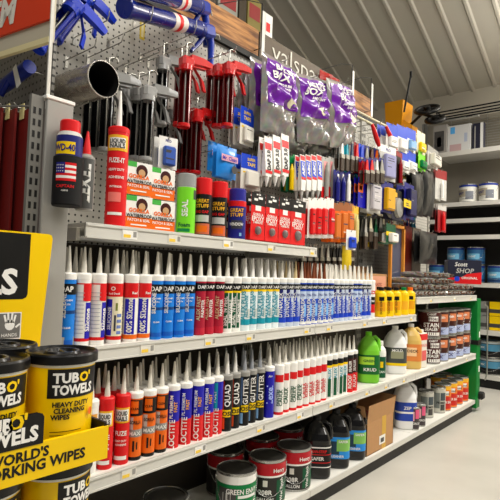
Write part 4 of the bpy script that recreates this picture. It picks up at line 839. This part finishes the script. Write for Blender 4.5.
# big blue guns lying across the top hooks
def blue_gun(p0, p1, label, hang):
    p0, p1 = Vector(p0), Vector(p1); d = p1 - p0; L = d.length
    t = thing('caulk_gun', p0, 0, label, 'caulk gun', 'blue caulk guns'); b1 = mat((14, 34, 120), .25, coat=.5); b2 = mat((18, 50, 160), .3, coat=.4)
    q = d.to_track_quat('Z', 'Y'); Mq = q.to_matrix().to_4x4()
    m = MB(); m.M = Mq; m.lathe([(.036, 0, b1), (.038, .004, b1), (.038, .02, b2), (.033, .022, b1), (.033, L * .8, b1), (.036, L * .81, b1), (.036, L * .84, b2), (.03, L * .86, b1)], 20)
    m.patch(.033, 0, 360, L * .45, L * .6, (220, 210, 205) and mat((226, 216, 210)), 20, 3); m.patch(.033, 0, 360, L * .50, L * .54, 'red', 20, 5); m.build('barrel', t)
    m = MB(); m.M = Mq; m.box((-.03, -.03, L * .84), (.03, .03, L), b2, .012); m.build('head', t)
    e = p1 - p0
    m = MB(); m.tube([e * .96, e * .97 + Vector((0, .015, -.05)), e * .97 + Vector((0, .02, -.17))], [.02, .017, .013], b2, 10); m.build('handle', t)
    m = MB(); m.tube([e * .92, e * .86 + Vector((0, -.01, -.06)), e * .8 + Vector((0, -.03, -.11))], [.014, .012, .009], b1, 10); m.build('trigger', t)
    m = MB(); m.tube([e, e * 1.12, e * 1.14 + Vector((0, 0, -.02))], .004, metal, 8); m.build('plunger_rod', t)
    for k in hang:
        w_ = p0 + d * k; hook(w_.x + .035, w_.y, w_.z - .037, 'metal hook under the ' + ' '.join(label.split()[:6]), .05)
a = PX(124, 7, -1.45); b_ = PX(211, 33, -1.62)
blue_gun(a, b_, 'long dark blue caulk gun with white band, upper front of the pegboard', (.2, .7))
a = PX(141, -2, -1.40); b_ = PX(205, 22, -1.66)
blue_gun(a + Vector((0, 0, .035)), b_ + Vector((-.0, 0, .06)), 'second dark blue caulk gun lying behind the long front one', ())
a = PX(78, -8, -1.47)
t = None
def blue_hang(u, v, X, rx, label):
    p = PX(u, v, X); _dup(BGn, p, 0, label, 'blue caulk guns') if False else dup(BGn, p, 0, label, 'blue caulk guns', rot=(rx, .0, .0)); hook(X, p.y, p.z + .06, 'metal hook carrying the ' + ' '.join(label.split()[:7]), .02)
blue_hang(72, 8, -1.48, -.55, 'bright blue caulk gun with splayed handles beside the orange sign')
blue_hang(84, 0, -1.58, -.5, 'blue caulk gun half hidden behind the bright blue one')
# yellow tag on pegboard
a = PX(143, 18, -1.66)
m = MB().box((-.002, -.012, -.09), (0, .012, .01), mat((214, 190, 60), .5)); m.rect(.0005, -.006, .006, -.08, -.02, (240, 230, 170) and mat((236, 226, 170))); o = m.build('hanging_tag'); o.location = a; tag(o, 'narrow yellow tag hanging below the long blue caulk gun', 'tag'); hook(-1.655, a.y, a.z + .006, 'metal hook carrying the narrow yellow tag')
# bare bent hooks
for i, (u_, v) in enumerate(((108, 20), (135, 60), (160, 52), (240, 70), (122, 42), (100, 44))):
    p = PX(u_, v, -1.5); hook(-1.5 - .03 * (i % 2), p.y, p.z, 'bare metal hook number ' + ordw(i) if False else 'empty dark peg hook %s' % ['under the dark blue gun handles', 'above the silver gun trio', 'left of the upper red guns', 'right of the upper red guns', 'beside the pipe mouth', 'above the metal pipe'][i], .03)
# metal pipe
steelm = mat((200, 194, 184), .26, .85)
p0 = PX(104, 80, -1.28); p1 = PX(54, 95, -1.64)
p0 = PX(104, 79, -1.34); 
d = (p1 - p0); L = d.length
t = thing('duct_pipe', p0, 0, 'shiny open-ended metal pipe sticking out of the pegboard', 'metal pipe')
m = MB(); m.M = d.to_track_quat('Z', 'Y').to_matrix().to_4x4(); r = .0555
m.lathe([(r, 0, steelm), (r * 1.02, .003, steelm), (r * 1.02, .008, steelm), (r, .012, steelm), (r, L * .55, steelm), (r * 1.03, L * .57, steelm), (r, L * .6, steelm), (r, L, steelm)], 32, caps=False)
m.lathe([(r - .002, L, dark), (r - .002, 0, steelm), (r, 0, steelm)], 32, caps=False); m.lathe([(r - .003, L - .01, dark), (.001, L - .01, dark)], 24, caps=False); m.build('pipe_body', t)
m = MB(); m.M = d.to_track_quat('Z', 'Y').to_matrix().to_4x4(); m.box((-.004, r, 0), (.004, r + .003, L), steelm); m.build('seam', t)
hook(-1.42, (p0 + d * .4).y, (p0 + d * .4).z - r - .006, 'metal hook supporting the shiny pipe', .03)
# WD can on end post
t = spray('lubricant_can', 'spray can', (30, 34, 110), dict(patches=[(-70, 25, .72, .9, 'yellow')], texts=[('WD-40', -22, .815, .018, 'navy', False)]), 'red', .0345, .185, .78, .045, 'lgrey')
p = PX(68.5, 206, -1.262); dup(t, (-1.262, YA(68.5, -1.262, 1.38), p.z + .002), -.5, 'red-capped spray can in a black flag sleeve on the end post')
bk = mat((14, 14, 16), .7, noise=.1)
m = MB(); m.lathe([(.037, -.004, bk), (.039, 0, bk), (.0395, .128, bk), (.036, .13, bk)], 24)
for k in range(7): m.patch(.0395, -48, 30, (.06 + k * .007), .067 + k * .007, 'red' if k % 2 == 0 else W, None, 2)
m.patch(.0395, -48, -12, .08, .109, 'navy', None, 3.5)
for a_ in range(4):
    for b2_ in range(3): m.patch(.0395, -45 + a_ * 8, -42 + a_ * 8, (.084 + b2_ * .008), .087 + b2_ * .008, W, 1, 5)
m.ctext('CAPTAIN', .0395, -10, .046, .008, 'red', lay=3); m.ctext('SLEEVE', .0395, -10, .034, .004, W, lay=3)
m.build('sleeve', t)
hook_m = MB().tube([(-.037, 0, .1), (-.0395, 0, .16), (-.0395, 0, .19)], .002, metal, 6); hook_m.build('clip', t)

# ------------------------------------------------------------------ above the pegboard
wd_m = bpy.data.materials.new('wood_grain'); wd_m.use_nodes = True; nt = wd_m.node_tree; b = nt.nodes['Principled BSDF']
tc = nt.nodes.new('ShaderNodeTexCoord'); mp = nt.nodes.new('ShaderNodeMapping'); mp.inputs['Scale'].default_value = (3, 3.5, 38); n1 = nt.nodes.new('ShaderNodeTexNoise'); n1.inputs['Scale'].default_value = 1.5; n1.inputs['Detail'].default_value = 6
cr = nt.nodes.new('ShaderNodeValToRGB'); cr.color_ramp.elements[0].position = .38; cr.color_ramp.elements[0].color = lin((112, 66, 28)); cr.color_ramp.elements[1].position = .62; cr.color_ramp.elements[1].color = lin((196, 138, 76))
nt.links.new(tc.outputs['Object'], mp.inputs[0]); nt.links.new(mp.outputs[0], n1.inputs[0]); nt.links.new(n1.outputs[0], cr.inputs[0]); nt.links.new(cr.outputs[0], b.inputs['Base Color']); b.inputs['Roughness'].default_value = .6
zt, zb = 2.2585, 2.2585 + .155
def plank(y0, y1, m_, name, lb, cat, z0=zt, z1=zb, X=XB): return tag(MB().box((X - .02, y0, z0), (X, y1, z1), m_, .002).build(name), lb, cat)
plank(.8, YA(259, XB, 2.4), wd_m, 'wooden_board', 'orange wooden board above the near pegboard', 'board')
plank(YA(345.5, XB, 2.4), YA(372, XB, 2.4), wd_m, 'wooden_board', 'darker wooden board above the far pegboard', 'board')
y0s = YA(260, XB, 2.4) + .002; y1s = YA(345, XB, 2.4)
t = thing('header_sign', (XB, y0s, zt), 0, 'taupe header sign with pale thin lettering above the pegboard', 'sign')
m = MB().box((-.02, 0, 0), (0, y1s - y0s, .155), mat((98, 86, 72), .5)); m.build('sign_board', t)
ya_ = YA(272, XB, 2.4) - y0s; yb_ = YA(322, XB, 2.4) - y0s
m = MB(); gv, gf, gw = glyphs('valspar', -.012); s = (yb_ - ya_) / gw
m.add([(.004, (ya_ + yb_) / 2 + x * s, (.035 + y * s * .85)) for x, y in gv], gf, 'offwhite'); m.build('lettering', t)
# red thing on the header
m = MB(); rb = PX(330, 84, XB + .02)
# stuff stored on top rail, behind the boards
XT = -2.0
tag(MB().box((-2.6, .8, 2.215), (XB - .021, 4.5, 2.237), mat((90, 76, 60), .6)).build('storage_shelf'), 'flat storage shelf running behind the top boards', 'shelf')
def topbox(u0, u1, vt, c, lb, X=-1.95, name='storage_box', trim=None, z0=2.238, cat='box'):
    a, b_ = PX(u0, vt, X), PX(u1, vt, X); m = MB().box((X - .3, a.y, z0), (X, b_.y, a.z), mat(c, .6), .003)
    if trim: m.rect(X + .001, a.y + (b_.y - a.y) * .1, b_.y - (b_.y - a.y) * .1, z0 + (a.z - z0) * .75, z0 + (a.z - z0) * .92, trim)
    tag(m.build(name), lb, cat)
topbox(160, 187, -30, (60, 54, 46), 'dark brown storage box above the near wooden board')
topbox(188, 218, -34, (70, 60, 50), 'brown storage box left of the white-faced box', trim=None)
topbox(219, 239, -20, (150, 150, 140), 'white-faced storage box with red trim above the wooden board', trim='dred')
topbox(240, 247.5, -12, (60, 50, 34), 'narrow dark box between white and olive boxes')
topbox(248.5, 262, -6, (132, 120, 60), 'olive green storage box beside the header sign', trim='dred')
a = PX(269, 27, XB - .01)
t = thing('small_card', (a.x, a.y, zb), 0, 'small red and white card standing on the header sign', 'card'); m = MB().box((-.004, -.03, .0), (0, .03, .13), W); m.rect(.001, -.026, .01, .03, .08, 'red'); m.build('card', t)
# wire sign holders
for i, u_ in enumerate((262, 352, 371)):
    y = YA(u_, XB + .05, 2.4); p = Vector((XB + .05, y, 2.29))
    t = thing('sign_holder', p, 0, 'thin wire sign holder above the pegboard, %s from the left' % ordw(i), 'sign holder', 'wire sign holders')
    m = MB(); m.tube([(-.05, 0, .0), (0, 0, 0), (0, 0, .24)], .003, 'black', 6); m.tube([(0, 0, .24), (0, -.14, .2), (-.05, -.3, .12)], .0025, 'black', 6); m.build('wire_arm', t)
    m = MB(); m.box((.004, -.004, -.04), (.006, .02, .2), mat((220, 220, 214), .2)); m.build('clip', t)
# red flower-like bag on the far board
bag('red_bag', 'bag', 'crumpled red bag behind the purple-labelled bags', 334, 74, 92, 20, -1.66, .06, mat((170, 28, 20), .35), None, 1, None, 90, 0, .012, 14)

# yellow yard machine on top of the far end
z0 = 2.238; Yc = 4.3
a = PY(398.5, 112, Yc)
hz = PY(397, 104.5, Yc).z - z0
tag(MB().box((-2.2, 4.05, 2.18), (XB - .021, 5.2, 2.2), mat((110, 104, 94), .6)).build('top_ledge'), 'narrow ledge under the yellow yard machine', 'ledge') if False else None
t = thing('yard_machine', (a.x, Yc, z0), 0, 'orange-yellow yard machine with black wheels on the far top shelf', 'yard machine')
ym = mat((226, 150, 10), .4)
m = MB(); m.loft([[(-.07, -.08, .0), (.06, -.08, .0), (.06, .1, .0), (-.07, .1, .0)], [(-.09, -.1, hz), (.085, -.1, hz), (.085, .12, hz), (-.09, .12, hz)]], ym); m.build('hopper', t)
m = MB(); m.loft([[(.06, -.07, .0), (.2, -.05, 0), (.2, .08, 0), (.06, .1, 0)], [(.08, -.07, hz * .62), (.15, -.05, hz * .5), (.15, .08, hz * .5), (.08, .1, hz * .62)]], ym); m.build('chute', t)
for sx, R_ in ((0, .1), (1, .075)):
    w0 = PY((425, 433)[sx], (108, 118)[sx], Yc); m = MB(); m.M = T(w0.x - a.x, .05, w0.z - z0) @ Matrix.Rotation(.6, 4, 'X') @ Matrix.Rotation(.1, 4, 'Y')
    pts = [(R_ * math.cos(2 * PI * k / 20), R_ * math.sin(2 * PI * k / 20), 0) for k in range(21)]; m.tube(pts, .018, 'black', 8, cap=False)
    for k in range(4): m.tube([(0, 0, 0), (R_ * math.cos(PI * k / 2 + .4), R_ * math.sin(PI * k / 2 + .4), 0)], .01, 'black', 6)
    m.tube([(0, 0, -.03), (0, 0, .03)], .03, 'black', 10); m.build('wheel', t)
h0 = PY(404, 112, Yc - .12); h1 = PY(411, 75, Yc - .12)
m = MB(); m.tube([(h0.x - a.x, -.12, h0.z - z0), (h1.x - a.x, -.12, h1.z - z0)], .009, 'black', 8); m.tube([(h1.x - a.x, -.12, h1.z - z0 - .02), (h1.x - a.x, -.12, h1.z - z0 + .03)], .013, 'black', 8); m.build('handle', t)
m = MB(); m.tube([(.05, .05, hz * .5), (.2, .05, hz * .75), (.36, .05, hz * .6)], .014, 'black', 8); m.build('axle', t)

# ------------------------------------------------------------------ back shelving
YBk = 5.56
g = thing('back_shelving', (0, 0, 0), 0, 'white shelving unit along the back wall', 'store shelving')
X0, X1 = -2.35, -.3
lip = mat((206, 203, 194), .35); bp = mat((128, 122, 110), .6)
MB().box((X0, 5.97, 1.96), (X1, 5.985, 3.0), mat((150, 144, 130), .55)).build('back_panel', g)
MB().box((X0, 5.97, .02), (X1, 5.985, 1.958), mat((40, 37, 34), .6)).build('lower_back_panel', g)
for z in (.137, .59, 1.08, 1.585, 1.765, 1.946):
    d_ = .0; m = MB().box((X0, YBk, z - .012), (X1, 5.97, z), lip); m.box((X0, YBk - .008, z - .045), (X1, YBk, z + .001), lip); m.build('shelf', g)
m = MB().box((X0 + .3, YBk - .05, 2.47), (X1, 5.97, 2.49), lip); m.box((X0 + .3, YBk - .06, 2.45), (X1, YBk - .05, 2.5), lip); m.build('shelf', g)
MB().box((X0, YBk + .03, 0), (X1, 5.97, .092), dark).build('kick_plate', g)
for x in (X0 + .02, -1.62 - .75, -1.1): MB().box((x - .015, 5.95, 0), (x + .015, 5.97, 3.0), metal).build('upright', g)
m = MB()
for k in range(14): m.box((X0 + .3, 5.94, 2.55 + k * .03), (X1, 5.945, 2.556 + k * .03), metal)
for k in range(9): m.box((X0 + .32 + k * .2, 5.935, 2.5), (X0 + .325 + k * .2, 5.94, 3.0), metal)
m.build('wire_grid', g)
def bput(proto, u, z, label, group, y=5.68, rz=-1.6, zc=.1):
    # X of the column u at depth y
    v = 250
    r = ray(u, UP((-1.5, y, z + zc))[1]); x = r.x * y / r.y
    return dup(proto, (x, y, z), rz, label, group)
G2 = 'pails and cans on the back shelving'
W1 = can('whb', .095, .2, 'paint_pail', 'paint pail', lid=mat((28, 52, 140)))
bput(W1, 468.5, 1.947, 'white pail with blue lid, left of two on the high back shelf', G2); bput(W1, 488.5, 1.947, 'white pail with blue lid, right of two on the high back shelf', G2)
B1 = can('blu', .09, .19, 'paint_pail', 'paint pail', lid=mat((30, 60, 120)))
for i, u_ in enumerate((437, 456, 476, 497)):
    bput(B1, u_, 1.082, 'blue paint pail, %s from the left, lower tier on middle back shelf' % ordw(i), G2)
    if i in (1, 2): bput(B1, u_, 1.273, 'blue paint pail on the upper tier behind the towel box, %s one' % ['', 'left', 'right'][i], G2)
T1 = can('tubb', .115, .17, 'plaster_tub', 'tub', lid=mat((60, 90, 110)))
for i, u_ in enumerate((466, 491)):
    for l_ in range(2): bput(T1, u_, .139 + l_ * .175, 'dark blue tub, %s column, %s of two on the bottom back shelf' % (['left', 'right'][i], ['lower', 'upper'][l_]), G2)
yb_m = mat('yellow')
for i, u_ in enumerate((482.5, 496)):
    r = ray(u_, 320); x = r.x * 5.7 / r.y
    for l_ in range(2):
        t = thing('boxed_product', (x, 5.7, .592 + l_ * .15), 0, '%s box, %s of two stacked on the low back shelf' % (['grey', 'yellow and dark'][i], ['lower', 'upper'][l_]), 'box', 'boxes on the low back shelf')
        m = MB().box((-.05, -.06, 0), (.05, .06, .145), yb_m if i else mat((140, 140, 136)), .003); m.box((-.0505, -.0605, .03), (.0505, .0605, .07), 'dgrey'); m.build('box', t)
# flat packs on the top back shelf
def flat(u0, u1, vt, vb, y, c, label, deco=None, z0=None):
    a, b_ = PY(u0, vb, y), PY(u1, vt, y); zz = z0 if z0 is not None else a.z
    t = thing('flat_carton', (a.x, y, zz), 0, label, 'carton'); w_ = b_.x - a.x; h_ = b_.z - zz
    m = MB().box((0, 0, 0), (w_, .06, h_), mat(c, .5), .002)
    for (x0, x1, q0, q1, cc) in (deco or ()): m.add([(w_ * x0, -.001, h_ * q0), (w_ * x1, -.001, h_ * q0), (w_ * x1, -.001, h_ * q1), (w_ * x0, -.001, h_ * q1)], [(0, 1, 2, 3)], cc)
    m.build('carton', t); return t
flat(433, 447, 124, 145, 5.60, (150, 146, 140), 'grey patterned carton standing on the top back shelf', [(.1, .8, .15, .8, 'dgrey'), (.3, .6, .3, .6, 'grey')], 2.491)
flat(447.5, 471, 123, 145, 5.62, (206, 206, 204), 'large white carton with blue mark on the top back shelf', [(.12, .32, .72, .95, 'sky'), (.1, .6, .1, .35, (190, 160, 160)), (.72, .85, .4, .7, (170, 180, 200))], 2.491)
flat(472, 484, 122, 145, 5.62, (34, 34, 50), 'dark and white carton beside the large white carton', [(.7, .95, 0, 1, (214, 214, 210)), (.2, .3, .1, .9, 'grey')], 2.491)
t = flat(440, 478, 115, 120, 5.60, (200, 200, 196), 'long white carton lying on wire rack above the large carton', [(.0, .16, .2, .8, W), (.08, .2, .2, .8, 'blue'), (.7, .86, 0, 1, 'black')])
a = PY(436, 114, 5.58); b_ = PY(505, 112, 5.58)
t = thing('wire_rack', (a.x, 5.58, a.z), 0, 'black wire rack above the back shelving cartons', 'rack')
m = MB(); wl = b_.x - a.x + .8
for k in range(3): m.tube([(0, .1 * k, .01), (wl, .1 * k, .01)], .008, 'black', 6)
m.build('rails', t); m = MB()
zz = t.location.z
for x in (.02, wl - .02):
    m.tube([(x, .0, .01), (x, .38, .01)], .008, 'black', 6)
m.build('brackets', t)
c_ = PY(436, 121, 5.58).z - zz
m = MB(); m.tube([(0, 0, c_), (wl, 0, c_)], .008, 'black', 6); m.tube([(0.01, 0, c_), (0.01, 0, .01)], .006, 'black', 6); m.tube([(wl - .01, 0, c_), (wl - .01, 0, .01)], .006, 'black', 6); m.build('lower_rail', t)

# ------------------------------------------------------------------ near left: end cap header, hanging things
# header sign: a box seen at the upper left
p = PY(52.5, 42, .66); q = PY(52.5, 20, .66)
ang = math.radians(10)
t = thing('header_sign', (p.x, .66, p.z), ang, 'orange-red header sign with white letters at the upper left', 'sign')
m = MB().box((-.75, 0, 0), (0, .006, .5), mat((190, 182, 162), .5)); m.build('sign_box', t)
hz0 = q.z - p.z
m = MB(); m.box((-.75, -.008, hz0), (-.003, 0, .5), mat((214, 62, 26), .35)); m.build('face_panel', t)
m = MB(); m.box((-.75, -.012, -.004), (-.003, 0, .012), mat((220, 208, 160), .4)); m.build('bottom_rail', t)
m = MB(); m.box((-.003, -.01, -.19), (.001, .0, .5), mat((206, 204, 196), .3)); m.build('end_strip', t)
gv, gf, gw = glyphs('ITEM', .06)
m = MB(); hh = .078
rr_ = ray(16.5, 22); cs, sn = math.cos(ang), math.sin(ang); kk = (p.x * sn - .66 * cs) / (rr_.x * sn - rr_.y * cs); lx = ((rr_.x * kk - p.x) * cs + (rr_.y * kk - .66) * sn)
m.add([(lx + (x - gw / 2) * hh * .9 + y * .012, -.0095, hz0 + .028 + y * hh) for x, y in gv], gf, 'offwhite'); m.build('lettering', t)
# blue guns and labels below sign
hx = PY(22, 75, .70)
t = thing('pack_gun', (hx.x, .70, hx.z), 0, 'blue boxed tool hanging under the orange-red header sign', 'tool')
m = MB(); m.tube([(-.14, 0, -.01), (.05, 0, .015)], .022, mat((18, 40, 140), .3), 12); m.tube([(-.06, -.01, 0), (-.1, -.02, -.05)], .01, mat((18, 40, 140), .3), 8); m.build('body', t)
m = MB(); m.add([(.0, -.03, .01), (.02, -.03, .02), (.06, -.03, -.05), (.035, -.03, -.06)], [(0, 1, 2, 3)], W); m.add([(.0, -.0285, .01), (.02, -.0285, .02), (.06, -.0285, -.05), (.035, -.0285, -.06)], [(3, 2, 1, 0)], W); m.build('paper_label', t)
m = MB(); m.tube([(-.05, .055, .0), (-.05, 0, .0)], .003, metal, 6); m.tube([(.03, .055, .01), (.03, 0, .01)], .003, metal, 6); m.build('mount', t)
# red sheets hung on the end pegboard
rs = mat((122, 22, 16), .55, noise=.3, scale=300)
for i, (u0, u1) in enumerate(((-12, 1), (3, 15), (17, 30))):
    y = .655 + .02 * i; a = PY(u0, 113, y); b_ = PY(u1, 113, y); bt = PY(u0, 236, y).z - .1
    t = thing('sanding_sheet_pack', (a.x, y, a.z), 0, 'dark red sheet pack hanging at the left edge, %s from the left' % ordw(i), 'sheet pack', 'dark red sheet packs')
    m = MB().box((0, 0, bt - a.z), (b_.x - a.x, .008, 0), rs, .001); m.build('sheets', t)
    m = MB(); w_ = b_.x - a.x; m.box((w_ * .3, -.004, -.028), (w_ * .6, -.001, .02), mat((226, 214, 150), .3)); m.build('gold_clip', t)
    m = MB(); m.tube([(w_ / 2, .76 - y, .004), (w_ / 2, -.02, .004), (w_ / 2, -.03, .016)], .0022, metal, 6); tag(m.build('peg_hook'), 'metal hook carrying the %s dark red sheet pack' % ordw(i), 'hook', 'hooks on the end pegboard').location = t.location
a = PY(-6, 108, .66); b_ = PY(40, 112, .66)
tag(MB().tube([(a.x, .64, a.z), (-1.33, .62, b_.z + .0)], .003, metal, 8).build('hang_rod'), 'thin metal rod crossing above the dark red sheet packs', 'rod')

# ------------------------------------------------------------------ tub display
DX0, DX1 = -1.24, -.925
DY0, DY1 = -.12, YA(107.5, -.921, .75)
BX = -1.235
yl = mat((242, 200, 0), .35); bkk = mat((20, 19, 18), .4)
t = thing('floor_display', (0, 0, 0), 0, 'yellow and black floor display with stacked wipe tubs at the left', 'floor display')
pt = PX(53, 234.5, BX); pbm = PX(41, 335, BX)
m = MB(); m.M = T(BX - .005, 0, 0); yT, zT = pt.y, pt.z; yBm = pbm.y
m.prism([(DY0, .0), (yBm - .03, 0.0), (yBm, pbm.z), (yT, zT - .012), (yT - .003, zT - .003), (yT - .012, zT), (DY0, zT + .0)], .005, yl)
# black rounded panel
x = .0056; c = PX(27, 299, BX); ct = PX(31, 236.5, BX)
vs = [(DY0, c.z), (c.y - .012, c.z), (c.y - .003, c.z + .004), (c.y + .0005, c.z + .012), (ct.y, zT - .004), (DY0, zT - .004)]
m.add([(x, a_, b2_) for a_, b2_ in vs], [tuple(range(len(vs)))], bkk)
s_ = PX(10, 283, BX); gv, gf, gw = glyphs('TOWELS', .05); hh = .06; ye = PX(17.5, 283, BX).y
m.add([(x + .0006, ye + (px_ - gw / 2) * hh, s_.z - hh / 2 + .005 + py_ * hh) for px_, py_ in gv], gf, W)
gv, gf, gw = glyphs("TUB O'", .05); m.add([(x + .0006, ye - .09 + (px_ - gw / 2) * hh, s_.z + .085 + py_ * hh) for px_, py_ in gv], gf, W)
# hand panel
h0, h1 = PX(-30, 336, BX), PX(20.5, 313, BX)
m.rect(x + .0002, h0.y, h1.y + .0025, h1.z - .063, h1.z + .0025, W); m.rect(x + .0006, h0.y, h1.y, h1.z - .06, h1.z, mat((110, 108, 104)))
hc = PX(9.5, 324, BX); 
def hand(m, x, y, z, s):
    m.disc(x, y, z, .011 * s, W, .012 * s, 12)
    for k, (dy, L_, an) in enumerate(((-.008, .019, .25), (-.003, .024, .08), (.003, .023, -.08), (.008, .018, -.22), (.013, .012, -.9))):
        d1 = Vector((math.sin(-an), math.cos(an))); b0 = Vector((y + dy * s, z + (.004 if k < 4 else -.006) * s)); n_ = Vector((d1.y, -d1.x)) * .0022 * s
        e_ = b0 + d1 * L_ * s; m.add([(x, *(b0 - n_)), (x, *(b0 + n_)), (x, *(e_ + n_)), (x, *(e_ - n_))], [(0, 1, 2, 3)], W)
hand(m, x + .001, hc.y, hc.z - .002, 1.1)
m.ptext('HANDS', x + .001, hc.y, h1.z - .052, .008, W, bold=.01)
m.build('back_board', t)
def tray(zf, front_text, hL, name='tray'):
    m = MB(); m.box((DX0 + .006, DY0, zf - .006), (DX1, DY1, zf), bkk)
    m.box((DX0 + .006, DY1 - .006, zf - .006), (DX1, DY1, zf + .06), bkk)
    m.box((DX1 - .004, DY0, zf - .015), (DX1 + .004, DY1 + .002, zf + .052), yl)
    xx = DX1 + .0046
    if front_text:
        gv, gf, gw = glyphs("THE WORLD'S", .05); hh = .0185; e1 = PX(48, 449, DX1).y; z1_ = PX(48, 449, DX1).z - hh / 2
        m.add([(xx, e1 + (a_ - gw / 2) * hh, z1_ + b2_ * hh) for a_, b2_ in gv], gf, bkk)
        gv, gf, gw = glyphs('HARDEST WORKING WIPES', .05); hh = .0195; e2 = PX(84, 452, DX1).y; z2_ = PX(84, 451, DX1).z - hh / 2
        m.add([(xx, e2 + (a_ - gw / 2) * hh, z2_ + b2_ * hh) for a_, b2_ in gv], gf, bkk)
        # raised black tab with the name
        p_ = PX(43, 420, DX1); q_ = PX(43, 452, DX1)
        zt_ = PX(38, 412, DX1).z; zb_ = zf + .062
        m.add([(xx + .0004, DY0, zf + .05), (xx + .0004, p_.y, zf + .05), (xx + .0004, p_.y, zt_ - .01), (xx + .0004, p_.y - .004, zt_ - .003), (xx + .0004, p_.y - .012, zt_), (xx + .0004, DY0, zt_)], [(0, 1, 2, 3, 4, 5)], bkk)
        m.add([(xx - .005, DY0, zf + .05), (xx - .005, p_.y, zf + .05), (xx - .005, p_.y, zt_ - .01), (xx - .005, p_.y - .012, zt_), (xx - .005, DY0, zt_)], [(4, 3, 2, 1, 0)], bkk)
        hh = .027
        for wd_, u_, v_, c_ in (('TOWELS', 37, 431, W), ('TUB', 12, 424.5, W), ("O'", 26, 420, 'yellow')):
            e3 = PX(u_, v_, DX1); gv, gf, gw = glyphs(wd_, .06)
            m.add([(xx + .0014, e3.y + (a_ - gw / 2) * hh * .92, e3.z - hh / 2 + b2_ * hh) for a_, b2_ in gv], gf, c_)
    m.build(name, t)
TZ = .713
tray(TZ, True, 0); tray(TZ - .224, False, 0)
m = MB().box((DX0, DY0, 0), (DX1, DY1, TZ - .235), bkk, .002); m.build('base', t)
# tubs
rT, hT = .0695, .212
t = thing('wipe_tub', cat='tub of wipes')
m = MB(); wh = mat((226, 224, 216), .3)
m.lathe([(rT * .9, 0, yl), (rT * .93, .004, yl), (rT * .985, hT * .86, wh), (rT * 1.0, hT * .88, wh), (rT * 1.0, hT * .9, wh)], 48)
rr = rT * .965
def q(a, z): return rT * (.93 + .055 * z / (hT * .8)) 
def cpatch(m, a0, a1, z0, z1, c, lay):
    n = max(3, int((a1 - a0) / 6)); vs = []
    for k in range(n + 1):
        a = math.radians(a0 + (a1 - a0) * k / n)
        for z in (z0, z1): R_ = q(0, z) + .0005 * lay; vs.append((R_ * math.cos(a), R_ * math.sin(a), z))
    m.add(vs, [(2 * k, 2 * k + 2, 2 * k + 3, 2 * k + 1) for k in range(n)], c, True)
def ctx(m, s, a, z, h, c, lay=4, bold=.06, mw=None):
    gv, gf, gw = glyphs(s, bold); sx = h if not mw or gw * h < mw else mw / gw
    m.add([((q(0, z + (y - .5) * h) + .0005 * lay) * math.cos(math.radians(a) + x * sx / rT), (q(0, z + (y - .5) * h) + .0005 * lay) * math.sin(math.radians(a) + x * sx / rT), z + (y - .5) * h) for x, y in gv], gf, c)
cpatch(m, -37, 62, .122, .180, bkk, 1)
ctx(m, 'TUB', -7, .163, .019, W); ctx(m, "O'", 26, .163, .019, 'yellow'); ctx(m, 'TOWELS', 8, .139, .019, W, mw=.088)
ctx(m, 'HEAVY DUTY', 5, .11, .0095, bkk, mw=.078); ctx(m, 'CLEANING', 2, .0975, .0095, bkk, mw=.07); ctx(m, 'WIPES', -14, .085, .0095, bkk)
for k in range(3): cpatch(m, -30, 25 - 8 * k, .055 - k * .007, .0562 - k * .007, bkk, 1)
pts = [((rT + .0015) * math.cos(math.radians(42 + 5 * math.cos(2 * PI * k / 14))), (rT + .0015) * math.sin(math.radians(42 + 5 * math.cos(2 * PI * k / 14))), .088 + .008 * math.sin(2 * PI * k / 14)) for k in range(14)]; m.add(pts, [tuple(range(14))], 'orange')
m.build('tub_body', t)
ld = mat((13, 13, 14), .3, coat=.1)
m = MB(); m.lathe([(rT * 1.0, hT * .885, ld), (rT * 1.06, hT * .89, ld), (rT * 1.06, hT * .965, ld), (rT * 1.03, hT * .985, ld), (rT * .97, hT * .99, ld), (rT * .93, hT * .955, ld), (rT * .55, hT * .955, ld), (rT * .5, hT * .985, ld), (rT * .42, hT * .985, ld), (rT * .38, hT * .955, ld), (.001, hT * .955, ld)], 48)
m.build('lid', t)
m = MB(); m.box((-.012, -.004, hT * .955), (.03, .004, hT * .985), ld, .002); m.build('lid_tab', t); TP = t
tagsn = []
XA = -1.0
bk_y = YA(1, -1.157, TZ + .15)
ya_ = YA(61, XA, TZ + .15)
pos = [(XA, ya_, 'front right'), (XA, ya_ - .15, 'front middle'), (XA, ya_ - .30, 'front left'), (-1.157, bk_y, 'back')]
for i, (x, y, nm) in enumerate(pos):
    dup(TP, (x, y, TZ + .0005), -.24 + i * .05, 'yellow wipe tub with black lid, %s place in the upper display tray' % nm, 'tubs of wipes in the floor display')
    dup(TP, (x, y, TZ - .2235), -.24 + (.45 if i == 0 else .2), 'yellow wipe tub with black lid, %s place in the lower display tray' % nm, 'tubs of wipes in the floor display')

# drop prototypes that were never placed
for o in list(bpy.data.objects):
    if o.type == 'EMPTY' and not o.parent and not o.get('label'):
        for ch in list(o.children):
            for g in list(ch.children): bpy.data.objects.remove(g)
            bpy.data.objects.remove(ch)
        bpy.data.objects.remove(o)
